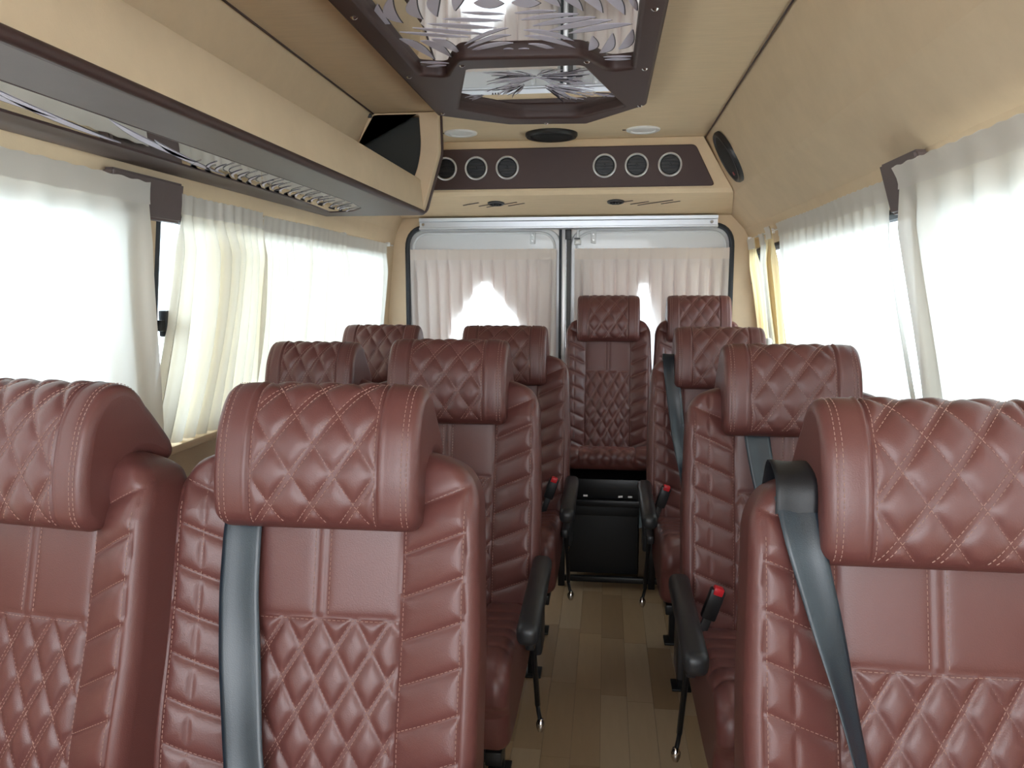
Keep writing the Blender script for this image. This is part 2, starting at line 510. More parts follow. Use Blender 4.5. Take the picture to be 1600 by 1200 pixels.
plate('panel_board', round_poly([(-0.95, 1.720), (0.475, 1.720), (0.385, 1.902), (-0.86, 1.902)], [.03, .02, .02, .03]), [], XZ_Y(3.609), 0.012, BROWN, vp, 0.004)

VL = ['leftmost round air vent on the brown panel, half hidden by the luggage rack end',
      'middle air vent of the left trio on the brown panel',
      'innermost air vent of the left trio on the brown panel',
      'innermost air vent of the right trio on the brown panel',
      'middle air vent of the right trio on the brown panel',
      'rightmost round air vent at the chamfered end of the brown panel']
v0 = None
for i, x in enumerate((-0.752, -0.608, -0.463, -0.018, 0.126, 0.274)):
    if v0 is None:
        v0 = thing('air_vent', VL[0], 'air vent', (x, 3.603, 1.815), 'round air vents above the rear doors')
        M = axis_matrix((x, 3.603, 1.815), (0, -1, 0))
        lathe('ring', [(0.043, -0.002), (0.045, 0.006), (0.049, 0.009), (0.053, 0.006), (0.054, -0.002)], M, SATIN, v0, 40)
        lathe('housing', [(0, 0.001), (0.040, 0.001), (0.0435, 0.005)], M, PLASTIC, v0, 32)
        for k in (-2, -1, 0, 1, 2):
            z = 1.815 + k * 0.014; w = math.sqrt(max(0, 0.040 ** 2 - (k * 0.014) ** 2))
            bm = bmesh.new(); add_box(bm, x - w, x + w, 3.594, 3.602, z - 0.0014, z + 0.0014)
            bm_obj('slat', bm, PLASTIC, v0)
        box('adjuster', x - 0.004, x + 0.004, 3.591, 3.597, 1.809, 1.821, PLASTIC, v0, 0.001)
    else:
        c = copy_tree(v0); c.location = (x, 3.603, 1.815); c['label'] = VL[i]

SPL = ['small black swivel lamp under the bulkhead, left of the door joint', 'small black swivel lamp under the bulkhead, right of the door joint']
for i, x in enumerate((-0.537, 0.036)):
    t = thing('reading_lamp', SPL[i], 'lamp', (x, 3.75, 1.673), 'small lamps under the bulkhead')
    M = axis_matrix((x, 3.75, 1.6725), (0, -0.15, -1))
    lathe('rim', [(0.041, 0.0), (0.039, 0.006), (0.030, 0.008), (0.028, 0.0)], M, PLASTIC, t, 24)
    lathe('lens', [(0.0, 0.003), (0.028, 0.003)], M, GRILLE, t, 24)
    for k in range(3):
        a = box('lamp_peg', x - 0.016 + k * 0.013, x - 0.010 + k * 0.013, 3.738, 3.745, 1.656, 1.668, PLASTIC, t, 0.001)

rail = thing('aluminium_rail', 'silver aluminium channel rail across the top of the rear doors', 'rail', (RC, 4.0, 1.563))
pr = [(4.045, 1.566), (3.985, 1.566), (3.98, 1.571), (3.98, 1.577), (3.992, 1.580), (3.992, 1.606), (3.98, 1.610), (3.978, 1.625), (3.984, 1.629), (4.045, 1.629)]
vs = [(-0.975, y, z) for y, z in pr] + [(0.545, y, z) for y, z in pr]
n = len(pr)
mesh_obj('channel', vs, [list(range(n)), list(range(2 * n - 1, n - 1, -1))] + [[i, i + n, (i + 1) % n + n, (i + 1) % n] for i in range(n)], ALU, rail)
for x in (-0.955, 0.515):
    lathe('screw', [(0, 0.004), (0.006, 0.004), (0.009, 0.0), (0.009, -0.003)], axis_matrix((x, 3.990, 1.594), (0, -1, 0)), CHROME, rail, 14)

# ------------------------------------------------------------------ curtains
def curtain(name, label, xf, sgn, top, bot, zt, zb, folds, amp, seed, m=CURTAIN, header=0.05, group='side window curtains', inset=0.03, bow=0.0, hm=HEADERC, tie=None, rear=None):
    rs = random.Random(seed)
    nu = folds * 12 + 1; nv = 40
    ph = [rs.uniform(-0.25, 0.25) for _ in range(folds + 2)]
    am = [rs.uniform(0.6, 1.3) for _ in range(folds + 2)]
    loc = ((top[0] + top[1]) / 2, 0, zb) if rear else (xf(1.17) - sgn * inset, (top[0] + top[1]) / 2, zb)
    if rear: loc = ((top[0] + top[1]) / 2, rear, zb)
    t = thing(name, label, 'curtain', loc, group)

    def pos(u, v, off=0.0):
        z = zt + (zb - zt) * v
        d = (zt - z)
        a = u * folds
        k = int(min(a, folds - 1e-6)); f = a - k
        ff = f + ph[k] * math.sin(math.pi * f) * 0.5
        if rear:
            prof_ = -math.exp(-((ff - 0.5) / 0.10) ** 2) + 0.15 * math.cos(2 * math.pi * ff)
        else:
            prof_ = math.cos(2 * math.pi * ff)
        g = min(1.0, max(0.0, (d - header * 0.8) / (0.10)))
        A = amp * am[k] * (0.06 + 0.94 * g) + 0.0
        w = 0.004 * math.sin(9 * u + 5 * v + seed)
        p0 = top[0] + (bot[0] - top[0]) * v ** 1.3 + bow * math.sin(math.pi * v)
        p1 = top[1] + (bot[1] - top[1]) * v ** 1.3 + bow * math.sin(math.pi * v)
        if tie:
            s_ = math.exp(-((v - tie) / 0.25) ** 2); mid = (p0 + p1) / 2
            p0 = p0 + (mid - p0) * 0.4 * s_; p1 = p1 + (mid - p1) * 0.4 * s_
        y = p0 + (p1 - p0) * u
        if not rear: y += 0.35 * A * math.sin(4 * math.pi * ff)
        dep = A * prof_ + w + off
        top_w = 0.0015 * math.sin(2 * math.pi * ff * 2 + seed) if v == 0 else 0
        if rear: return (y, rear - dep, z + top_w)
        return (xf(z) - sgn * (inset + dep), y, z + top_w)
    vs = [pos(i / (nu - 1), j / (nv - 1)) for j in range(nv) for i in range(nu)]
    fs = [[j * nu + i, j * nu + i + 1, (j + 1) * nu + i + 1, (j + 1) * nu + i] for j in range(nv - 1) for i in range(nu - 1)]
    mesh_obj('drape', vs, fs, m, t, True)
    nh = 5; vh = header / (zt - zb)
    vs = [pos(i / (nu - 1), j / (nh - 1) * vh, 0.003) for j in range(nh) for i in range(nu)]
    fs = [[j * nu + i, j * nu + i + 1, (j + 1) * nu + i + 1, (j + 1) * nu + i] for j in range(nh - 1) for i in range(nu - 1)]
    mesh_obj('header_band', vs, fs, hm, t, True)
    return t


curtain('curtain', 'broad ivory curtain over the left window nearest the camera, left of the brown pillar cover', xl, -1, (-0.35, 1.745), (-0.35, 1.83), 1.505, 0.86, 17, 0.016, 1, inset=0.052)
curtain('curtain', 'bunched cream curtain just past the left pillar, with slanting folds', xl, -1, (1.91, 2.40), (1.80, 2.36), 1.50, 0.845, 9, 0.026, 2, bow=0.03, m=CREAM)
curtain('curtain', 'finely gathered ivory curtain in the middle of the left rear window', xl, -1, (2.405, 3.21), (2.37, 3.22), 1.492, 0.86, 14, 0.018, 3, m=mat_soft)
curtain('curtain', 'narrow ivory curtain at the rear end of the left side', xl, -1, (3.212, 3.80), (3.225, 3.83), 1.488, 0.86, 8, 0.014, 4)
curtain('curtain', 'broad white curtain over the right window nearest the camera, beside the bracket', xr, 1, (-0.35, 1.89), (-0.35, 1.78), 1.53, 0.86, 18, 0.014, 5, inset=0.052)
curtain('curtain', 'wide glowing white curtain in the middle of the right side', xr, 1, (2.03, 3.25), (1.93, 3.18), 1.52, 0.86, 14, 0.014, 6)
curtain('curtain', 'thin yellowish tied curtain strip nearest the rear door on the right', xr, 1, (3.75, 3.96), (3.70, 3.82), 1.50, 0.86, 4, 0.018, 7, m=CURTAINY, tie=0.75, bow=-0.06)
curtain('curtain', 'slim ivory curtain strip left of the bare gap on the right side', xr, 1, (3.54, 3.68), (3.50, 3.58), 1.505, 0.86, 3, 0.016, 8, tie=0.75, bow=-0.05)
curtain('curtain', 'short gathered curtain end with a tan edge, right of the bare gap', xr, 1, (3.30, 3.42), (3.24, 3.36), 1.515, 0.86, 3, 0.018, 9, m=CURTAINY, inset=0.05)
for n, (a, b) in enumerate(((-1.035, -0.262), (-0.168, 0.612))):
    lab = ['pleated pinkish ivory curtain on the left rear door, with a bright peak of daylight',
           'pleated pinkish ivory curtain on the right rear door, behind the tall rear seats'][n]
    t = curtain('rear_curtain', lab, None, 0, (a, b), (a + 0.02, b - 0.01), 1.468, 0.70, 13, 0.026, 20 + n, m=REARC, header=0.055, group='pleated rear door curtains', rear=4.025, hm=cloth_mat('rear_header', (0.82, 0.74, 0.69), 0.2))
    # added unseen cloth layer, parted in a peak to shape the daylight
    peak = (-0.64, 1.30) if n == 0 else (0.19, 1.29)
    w = (0.17, 0.18) if n == 0 else (0.07, 0.06)
    vs = [(a, 4.052, 1.46), (b, 4.052, 1.46), (b, 4.052, 0.72), (peak[0] + w[1] * 1.6, 4.052, 0.72), (peak[0] + w[1], 4.052, 1.10), (peak[0] + .02, 4.052, peak[1]), (peak[0] - .02, 4.052, peak[1]), (peak[0] - w[0], 4.052, 1.08), (peak[0] - w[0] * 1.6, 4.052, 0.72), (a, 4.052, 0.72)]
    plate('added_lining', [(p[0], p[2]) for p in vs], [], XZ_Y(4.050), 0.002, ADDED_LINING, t)
tb = thing('curtain_tie', 'small grey tie knot holding back the curtain strip at the bare gap', 'tie', (0.74, 3.53, 1.02))
bm = bmesh.new()
add_tube(bm, [(0.725, 3.50, 1.03), (0.705, 3.54, 1.035), (0.71, 3.60, 1.025), (0.735, 3.63, 1.02)], 0.007, 8)
add_box(bm, 0.70, 0.72, 3.47, 3.51, 1.00, 1.045, 0.006)
bm_obj('knot', bm, HEADERC, tb, smooth=True)

WL = ['thin steel curtain wire along the top of the left side windows', 'thin steel curtain wire along the top of the right side windows']
for i, (xf, s) in enumerate(((xl, 1), (xr, -1))):
    z = 1.487 if i == 0 else 1.505
    t = thing('curtain_wire', WL[i], 'wire', (xf(z) + s * .014, 1.8, z), 'steel curtain wires')
    tube('wire', [(xf(z) + s * .014, -0.5, z), (xf(z) + s * .014, 3.98, z)], 0.003, SATIN, t, 6)
    for y in (1.76, 3.22, 3.9) if i == 0 else (2.0, 3.46, 3.98):
        box('wire_hook', min(xf(z), xf(z) + s * .022), max(xf(z), xf(z) + s * .022), y - .008, y + .008, z - .008, z + .012, SATIN, t, 0.002)

# pillar covers
def pillar_cover(label, xf, sgn, ya, yb, z0, z1):
    t = thing('pillar_cover', label, 'cover', (xf((z0 + z1) / 2), (ya + yb) / 2, z0), 'brown covers on the side pillars')
    k = 0.034
    vv = []
    for y, d in ((ya, k), (yb, k)):
        for z in (z0, z1):
            vv += [(xf(z) - sgn * 0.002, y, z), (xf(z) - sgn * d, y, z)]
    bm = bmesh.new()
    P = [bm.verts.new(p) for p in vv]
    for f in ((0, 1, 3, 2), (4, 6, 7, 5), (0, 4, 5, 1), (2, 3, 7, 6), (1, 5, 7, 3), (0, 2, 6, 4)): bm.faces.new([P[i] for i in f])
    bmesh.ops.bevel(bm, geom=bm.edges[:], offset=0.006, segments=3, affect='EDGES')
    bm_obj('cover_shell', bm, TAUPE, t, smooth=True)
    ys = yb - 0.05 if sgn < 0 else ya + 0.09
    zm = z0 + 0.045
    lathe('screw', [(0, 0.003), (0.004, 0.003), (0.005, 0)], axis_matrix((xf(zm) - sgn * (k + .0005), ys, zm), (-sgn, 0, 0)), CHROME, t, 12)
    return t


pillar_cover('dark taupe box cover on top of the left pillar, above the bare window slit', xl, -1, 1.63, 1.92, 1.425, 1.525)
pillar_cover('grey-brown box cover on top of the right pillar, partly behind the curtain', xr, 1, 1.80, 2.02, 1.435, 1.555)
ph = thing('belt_guide', 'small black plastic catch on the beige wall by the right rear corner', 'catch', (0.745, 3.98, 1.30))
box('catch_body', 0.715, 0.74, 3.955, 3.99, 1.285, 1.325, PLASTIC, ph, 0.004)

# ------------------------------------------------------------------ luggage rack (left)
rk = thing('luggage_rack', 'long beige overhead luggage rack with brown underside on the left side', 'rack', (-0.9, 1.5, 1.55))
YE = 3.0
# lip: slanted board from the underside to the top edge
vs = []
pr = [(-0.722, 1.560), (-0.716, 1.572), (-0.727, 1.680), (-0.733, 1.686), (-0.752, 1.684), (-0.757, 1.676), (-0.748, 1.585), (-0.752, 1.572)]
n = len(pr)
vs = [(x, Y0 + .01, z) for x, z in pr] + [(x, YE, z) for x, z in pr]
bm = bmesh.new(); V = [bm.verts.new(v) for v in vs]
bm.faces.new(V[:n]); bm.faces.new(V[n:][::-1])
for i in range(n): bm.faces.new((V[i], V[(i + 1) % n], V[(i + 1) % n + n], V[i + n]))
bm_obj('front_lip', bm, SUEDE, rk, smooth=True, sharp=50)
# brown underside with a long slot for the mirror strip
hole = round_poly([(-0.852, 0.25), (-0.852, 2.55), (-0.875, 2.72), (-0.94, 2.82), (-1.045, 2.86), (-1.005, 2.45), (-0.990, 0.25)], 0.02)
plate('underside', [(-1.112, Y0 + .01), (-0.722, Y0 + .01), (-0.722, YE), (-1.112, YE)], [hole], XY_Z(1.553), 0.016, TAUPE, rk, 0.003)
tube('edge_piping', [(-0.722, Y0 + .01, 1.556), (-0.722, YE, 1.556)], 0.011, BROWN, rk, 10)
tube('slot_rim', [(p[0], p[1], 1.5468) for p in hole] + [(hole[0][0], hole[0][1], 1.5468)], 0.0028, BROWN, rk, 6)
ms = plate('mirror_strip', hole, [], XY_Z(1.5490), 0.004, MIRROR, rk)
box('tray', -1.105, -0.745, Y0 + .01, YE, 1.568, 1.578, SUEDE, rk)
outer = round_poly([(-0.655, 1.936), (-0.652, 1.785), (-0.722, 1.552), (-1.10, 1.555), (-0.992, 1.80), (-0.91, 1.936)], [.004, .02, .03, 0, 0, 0])
hole = round_poly([(-0.730, 1.925), (-0.722, 1.80), (-0.745, 1.70), (-0.80, 1.61), (-1.05, 1.61), (-0.985, 1.79), (-0.925, 1.925)], [.005, .06, .06, .03, .01, .01, .01])
plate('end_panel', outer, [hole], XZ_Y(YE + 0.022), 0.044, SUEDE, rk, 0.004)
out2 = [(x + (0.006 if x > -0.8 else 0), z) for x, z in outer]
plate('end_trim', out2, [], XZ_Y(YE + 0.054), 0.02, BROWN, rk, 0.003)
plate('back_board', [(p[0] + (0.004 if p[0] > -0.85 else -0.006), p[1]) for p in hole], [], XZ_Y(YE + 0.040), 0.004, BLACKPANEL, rk)
box('board_clip', -0.945, -0.915, 2.985, 2.999, 1.918, 1.934, PLASTIC, rk, 0.003)



# ------------------------------------------------------------------ feather prints
def blade(ax, ay, bx_, by, c1, c2, n=10):
    """leaf outline from A to B through the two control mid points (quadratic through point)"""
    def q(c, t):
        cx = 2 * c[0] - (ax + bx_) / 2; cy = 2 * c[1] - (ay + by) / 2
        return ((1 - t) ** 2 * ax + 2 * t * (1 - t) * cx + t * t * bx_, (1 - t) ** 2 * ay + 2 * t * (1 - t) * cy + t * t * by)
    return [q(c1, k / n) for k in range(n + 1)] + [q(c2, k / n) for k in range(n - 1, 0, -1)]


def add_leaf(bm, pts, z, h=0.0008):
    a = [bm.verts.new((p[0], p[1], z)) for p in pts]; b = [bm.verts.new((p[0], p[1], z - h)) for p in pts]
    n = len(a)
    f = [bm.faces.new(b), bm.faces.new(a[::-1])]
    for i in range(n): bm.faces.new((a[i], a[(i + 1) % n], b[(i + 1) % n], b[i]))
    bmesh.ops.triangulate(bm, faces=f)


BLADES = [[-0.54,1.83,-0.548,1.966,-0.545,1.897,-0.58,1.935],[-0.49,1.781,-0.516,1.962,-0.511,1.873,-0.545,1.896],[-0.436,1.788,-0.46,1.941,-0.453,1.863,-0.485,1.879],[-0.38,1.783,-0.422,1.931,-0.4,1.854,-0.425,1.838],[-0.322,1.79,-0.371,1.897,-0.344,1.845,-0.357,1.809],[-0.317,1.854,-0.248,1.862,-0.278,1.828,-0.288,1.89],[-0.229,1.862,-0.163,1.87,-0.193,1.839,-0.199,1.895],[-0.168,1.826,-0.118,1.901,-0.134,1.825,-0.145,1.869],[-0.123,1.826,-0.067,1.934,-0.084,1.835,-0.096,1.881],[-0.078,1.832,-0.02,1.953,-0.036,1.841,-0.05,1.89],[-0.024,1.838,0.033,1.973,0.018,1.857,0.003,1.903],[0.034,1.845,0.061,1.949,0.056,1.88,0.045,1.899],[-0.356,1.909,-0.257,1.931,-0.306,1.913,-0.309,1.932],[-0.411,1.947,-0.268,1.975,-0.338,1.951,-0.343,1.976],[-0.456,1.977,-0.291,2.027,-0.371,1.99,-0.377,2.019],[-0.5,2.001,-0.323,2.069,-0.411,2.026,-0.417,2.053],[-0.541,2.027,-0.371,2.088,-0.456,2.051,-0.461,2.073],[-0.131,1.926,-0.23,1.93,-0.181,1.935,-0.18,1.916],[-0.078,1.953,-0.221,1.977,-0.149,1.973,-0.148,1.946],[-0.037,1.981,-0.196,2.024,-0.115,2.012,-0.115,1.978],[0.002,2.004,-0.159,2.066,-0.077,2.045,-0.077,2.007],[0.052,2.039,-0.108,2.091,-0.027,2.075,-0.028,2.036],[-0.503,2.267,-0.556,2.081,-0.533,2.175,-0.511,2.126],[-0.451,2.254,-0.505,2.104,-0.48,2.181,-0.46,2.131],[-0.42,2.229,-0.472,2.092,-0.449,2.166,-0.43,2.116],[-0.26,2.031,-0.394,2.152,-0.325,2.083,-0.324,2.06],[-0.26,2.085,-0.39,2.178,-0.323,2.123,-0.321,2.095],[-0.26,2.151,-0.394,2.214,-0.326,2.182,-0.323,2.148],[-0.266,2.203,-0.312,2.237,-0.289,2.221,-0.288,2.197],[-0.222,2.051,-0.096,2.154,-0.155,2.07,-0.16,2.103],[-0.224,2.098,-0.095,2.215,-0.156,2.118,-0.161,2.153],[-0.22,2.164,-0.138,2.245,-0.176,2.178,-0.18,2.204],[-0.252,2.204,-0.2,2.247,-0.223,2.206,-0.227,2.231],[-0.06,2.242,-0.047,2.119,-0.056,2.177,-0.033,2.2],[-0.03,2.268,0.005,2.102,-0.012,2.181,0.008,2.226],[0.022,2.238,0.055,2.077,0.039,2.154,0.058,2.195],[-0.019,2.307,0.06,2.311,0.02,2.301,0.021,2.316],[-0.016,2.332,0.058,2.337,0.021,2.327,0.021,2.343],[-0.551,2.293,-0.466,2.315,-0.506,2.294,-0.511,2.314],[-0.543,2.338,-0.482,2.333,-0.511,2.328,-0.514,2.344]]

cpn = thing('ceiling_mirror_panel', 'dark brown framed mirror panel with feather prints on the middle of the ceiling', 'panel', (-0.247, 1.6, 1.89))
outer = round_poly([(-0.628, 0.10), (0.132, 0.10), (0.128, 2.80), (-0.085, 3.075), (-0.385, 3.055), (-0.628, 2.87)], [.03, .03, .01, .01, .01, .01])
m1 = round_poly([(-0.562, 0.2), (0.068, 0.2), (0.066, 2.345), (0.0, 2.365), (-0.03, 2.30), (-0.075, 2.215), (-0.42, 2.195), (-0.455, 2.27), (-0.49, 2.37), (-0.560, 2.34)], [.03, .03, .01, .03, .03, .03, .03, .03, .03, .01])
m2 = round_poly([(-0.415, 2.30), (-0.080, 2.30), (0.050, 2.81), (-0.105, 2.965), (-0.35, 2.95), (-0.528, 2.77)], [.02, .02, .012, .05, .05, .012])
plate('frame', outer, [m1, m2], XY_Z(1.9125), 0.045, BROWN, cpn, 0.010)
a = plate('mirror', round_poly([(-0.59, 0.16), (0.095, 0.16), (0.095, 2.25), (0.06, 2.42), (-0.56, 2.42), (-0.59, 2.25)], 0.01), [], XY_Z(1.917), 0.004, MIRROR, cpn)
b = plate('mirror', round_poly([(-0.45, 2.262), (-0.05, 2.262), (0.08, 2.82), (-0.10, 3.0), (-0.36, 2.99), (-0.56, 2.80)], 0.01), [], XY_Z(1.9215), 0.004, MIRROR, cpn)
for dy in (0, -0.62, -1.24):
    bm = bmesh.new(); bm2 = bmesh.new()
    for (ax, ay, bx_, by, cx, cy, c2x, c2y) in BLADES:
        flip = dy == -0.62
        T_ = (lambda p: (p[0], 2.05 * 2 - p[1] + dy)) if flip else (lambda p: (p[0], p[1] + dy))
        if dy and not (0.25 < T_((ax, ay))[1] < 2.2 and T_((ax, ay))[1] < 1.80 + dy * 0.98 + 0.62): continue
        pts = [T_(p) for p in blade(ax, ay, bx_, by, (cx, cy), (c2x, c2y))]
        if min(p[1] for p in pts) < 0.21: continue
        add_leaf(bm, pts, 1.9148)
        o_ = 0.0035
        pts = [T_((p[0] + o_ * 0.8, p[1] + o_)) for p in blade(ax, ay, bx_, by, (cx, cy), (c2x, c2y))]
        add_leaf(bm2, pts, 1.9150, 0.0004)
    tag(bm_obj('feather_print', bm, PRINT, a), kind='stuff')
    tag(bm_obj('feather_dark_print', bm2, PRINTDARK, a), kind='stuff')  # dark printed outline beside each feather
rs = random.Random(11)
bm = bmesh.new(); bm2 = bmesh.new()
def spray(cx, cy, ang, spread, n, L, w, z, sx=1.0, sy=1.0):
    for k in range(n):
        t = ang + spread * (k / (n - 1) - 0.5) + rs.uniform(-0.06, 0.06)
        l = L * rs.uniform(0.7, 1.1); r0 = l * rs.uniform(0.05, 0.3)
        A = (cx + math.cos(t) * r0 * sx, cy + math.sin(t) * r0 * sy); B = (cx + math.cos(t) * l * sx, cy + math.sin(t) * l * sy)
        mx_, my = (A[0] + B[0]) / 2, (A[1] + B[1]) / 2
        nx, ny = -(B[1] - A[1]), (B[0] - A[0]); q = math.hypot(nx, ny); nx /= q; ny /= q
        bd = rs.uniform(-0.1, 0.1) * l
        pts = blade(A[0], A[1], B[0], B[1], (mx_ + nx * (bd - w), my + ny * (bd - w)), (mx_ + nx * (bd + w), my + ny * (bd + w)), 6)
        add_leaf(bm if rs.random() > 0.25 else bm2, pts, z)
spray(-0.22, 2.50, math.pi, 1.3, 25, 0.17, 0.0023, 1.9193, 1.0, 1.4)
spray(-0.24, 2.50, 0, 1.5, 28, 0.19, 0.0023, 1.9193, 1.0, 1.4)
spray(-0.22, 2.60, 0.8, 0.9, 22, 0.20, 0.0023, 1.9193, 1.0, 1.3)
spray(-0.27, 2.58, 2.4, 0.8, 16, 0.15, 0.0023, 1.9193, 1.0, 1.3)
spray(-0.06, 2.72, 0.5, 0.6, 9, 0.09, 0.002, 1.9193, 1.0, 1.2)
spray(-0.42, 2.70, 2.7, 0.6, 9, 0.08, 0.002, 1.9193, 1.0, 1.2)
tag(bm_obj('feather_print', bm, PRINT, b), kind='stuff'); tag(bm_obj('feather_dark_print', bm2, PRINTDARK, b), kind='stuff')
for (x, y) in ((-0.60, 1.84), (-0.60, 2.35), (-0.60, 2.83), (-0.42, 2.255), (-0.065, 2.262), (0.10, 1.87), (0.10, 2.35), (0.105, 2.80), (-0.24, 3.04), (-0.60, 1.2), (0.10, 1.2), (-0.60, 0.6), (0.10, 0.6)):
    lathe('screw', [(0, 0.0045), (0.0045, 0.004), (0.009, 0.0), (0.009, -0.002)], axis_matrix((x, y, 1.8895), (0, 0, -1)), CHROME, cpn, 14)
# prints on the rack's mirror strip
bm = bmesh.new(); bm2 = bmesh.new()
y = 0.35
cl = lambda pts: [(min(max(p[0], -0.995), -0.856), p[1]) for p in pts]
while y < 2.72:
    near_ = y < 1.7
    l = 0.45 if near_ else 0.13
    for k in range(2 if near_ else 3):
        yy = y + rs.uniform(0, .06) + 0.2 * k * near_; x = -0.862 - 0.03 * k
        w = 0.010 if near_ else 0.004
        if near_ or k == 1: add_leaf(bm, cl(blade(x, yy, x - 0.085, yy + l, (x - .058 - w, yy + l * .5), (x - .058 + w, yy + l * .5), 10)), 1.5466)
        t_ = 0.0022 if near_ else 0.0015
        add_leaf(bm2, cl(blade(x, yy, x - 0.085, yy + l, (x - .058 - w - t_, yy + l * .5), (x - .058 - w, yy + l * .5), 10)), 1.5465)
    y += l * (1.0 if near_ else 0.45)
tag(bm_obj('feather_print', bm, PRINT, ms), kind='stuff'); tag(bm_obj('feather_dark_print', bm2, PRINTDARK, ms), kind='stuff')

# ------------------------------------------------------------------ ceiling fittings
for i, (x, y) in enumerate(((-0.645, 3.42), (0.145, 3.445))):
    t = thing('ceiling_light', ['round white recessed ceiling light left of the black ceiling speaker', 'round white recessed ceiling light right of the black ceiling speaker'][i], 'light', (x, y, 1.94), 'round ceiling lights')
    M = axis_matrix((x, y, 1.940), (0, 0, -1))
    lathe('bezel', [(0.073, -0.001), (0.072, 0.006), (0.062, 0.010), (0.052, 0.008), (0.050, 0.003)], M, LAMPWHITE, t, 32)
    lathe('lens', [(0, 0.007), (0.03, 0.0065), (0.052, 0.004)], M, LAMPWHITE, t, 32)
    tube('spring_clip', [(x - .088, y, 1.9385), (x - .074, y, 1.9385)], 0.0025, BROWN, t, 6)


def speaker(label, M, r):
    loc = M.translation
    t = thing('speaker', label, 'speaker', tuple(loc))
    lathe('basket', [(r, -0.002), (r, 0.010), (r * .95, 0.018), (r * .86, 0.018), (r * .80, 0.012)], M, PLASTIC, t, 40)
    lathe('grille', [(0, 0.022), (r * .4, 0.021), (r * .7, 0.017), (r * .84, 0.012)], M, GRILLE, t, 40)
    return t


speaker('black round speaker in the ceiling just above the brown vent panel', axis_matrix((-0.252, 3.49, 1.940), (0, 0, -1)), 0.115)
d = Vector((xr(1.69) - xr(1.94), 0, 1.69 - 1.94)).normalized()
nrm = Vector((d.z, 0, -d.x)).normalized()
if nrm.x > 0: nrm = -nrm
Mw = axis_matrix(((xr(1.80)) - 0.002, 3.36, 1.805), nrm, d)
sp = speaker('black oval speaker on the sloping right wall beside the bulkhead, with a red mark', Mw, 0.115)
bm = bmesh.new(); add_box(bm, 0.062, 0.078, -0.008, 0.010, 0.017, 0.0205, 0.002, M=Mw)
bm_obj('red_badge', bm, mat('dull_red_badge', (0.35, 0.04, 0.05), 0.5), sp)

# ------------------------------------------------------------------ seats
def catmull(P, step, closed=True):
    P = np.array(P, float); n = len(P); out = []
    rng = range(n) if closed else range(n - 1)
    for i in rng:
        p0, p1, p2, p3 = P[(i - 1) % n], P[i], P[(i + 1) % n], P[(i + 2) % n]
        k = 14
        for j in range(k):
            t = j / k
            out.append(0.5 * ((2 * p1) + (-p0 + p2) * t + (2 * p0 - 5 * p1 + 4 * p2 - p3) * t * t + (-p0 + 3 * p1 - 3 * p2 + p3) * t ** 3))
    out = np.array(out); 
    d = np.r_[0, np.cumsum(np.linalg.norm(np.diff(np.vstack([out, out[:1]]), axis=0), axis=1))]
    m = int(d[-1] / step); s = np.linspace(0, d[-1], m, endpoint=False)
    o2 = np.vstack([out, out[:1]])
    return np.c_[np.interp(s, d, o2[:, 0]), np.interp(s, d, o2[:, 1])], s


def normals2(P):
    t = np.roll(P, -1, 0) - np.roll(P, 1, 0); t /= np.linalg.norm(t, axis=1)[:, None] + 1e-9
    return np.c_[t[:, 1], -t[:, 0]]


def near(a, sp):
    return np.abs(a - np.round(a / sp) * sp)


def puff(d, A, s):
    return A * (1 - np.exp(-np.maximum(d, 0) / s))


def quilt(x, s, p, q, A=0.006):
    """diamonds p wide, q high; second family has a double line"""
    k = p * q / math.hypot(p, q)
    d1 = near(x / p + s / q, 1.0) * k
    d2 = np.maximum(near(x / p - s / q, 1.0) * k - 0.0026, 0)
    h = k / 2
    f = lambda d, m: 1 - (1 - np.minimum(d / m, 1)) ** 3.2
    ridge = 0.0011 * np.exp(-((near(x / p - s / q, 1.0) * k) / 0.0013) ** 2)
    return A * f(d1, h) * f(d2, h - 0.0026) + ridge


def emit(name, V, F, keep, m, parent):
    used = np.unique(F[keep].ravel()); idx = -np.ones(len(V), int); idx[used] = np.arange(len(used))
    me = bpy.data.meshes.new(name)
    me.from_pydata(V[used].tolist(), [], idx[F[keep]].tolist())
    me.polygons.foreach_set('use_smooth', [True] * len(me.polygons)); me.update()
    return link_mesh(name, me, m, parent)


def loft_x(P, s, half, rnd, dispf, step=0.003):
    """profile P (closed, in y,z) along x; ends rounded with radius rnd. returns V, F, X, S"""
    N = normals2(P)
    xs = [x for x in np.arange(-half + rnd, half - rnd + 1e-6, (2 * half - 2 * rnd) / round((2 * half - 2 * rnd) / step))]
    cols = [(-half + rnd - rnd * math.sin(a), rnd * (1 - math.cos(a))) for a in np.linspace(math.pi / 2, 0.2, 6)]
    cols += [(x, 0.0) for x in xs] + [(half - rnd + rnd * math.sin(a), rnd * (1 - math.cos(a))) for a in np.linspace(0.2, math.pi / 2, 6)]
    nx, ns = len(cols), len(P)
    X = np.repeat([c[0] for c in cols], ns).reshape(nx, ns); I = np.repeat([c[1] for c in cols], ns).reshape(nx, ns)
    S = np.tile(s, (nx, 1))
    D = dispf(X, S) - I
    Y = P[None, :, 0] + N[None, :, 0] * D; Z = P[None, :, 1] + N[None, :, 1] * D
    V = np.stack([X, Y, Z], -1).reshape(-1, 3)
    i, j = np.meshgrid(np.arange(nx - 1), np.arange(ns), indexing='ij'); j2 = (j + 1) % ns
    F = np.stack([i * ns + j, i * ns + j2, (i + 1) * ns + j2, (i + 1) * ns + j], -1).reshape(-1, 4)
    fx = X[:-1].copy(); 
    return V, F, X, S, nx, ns


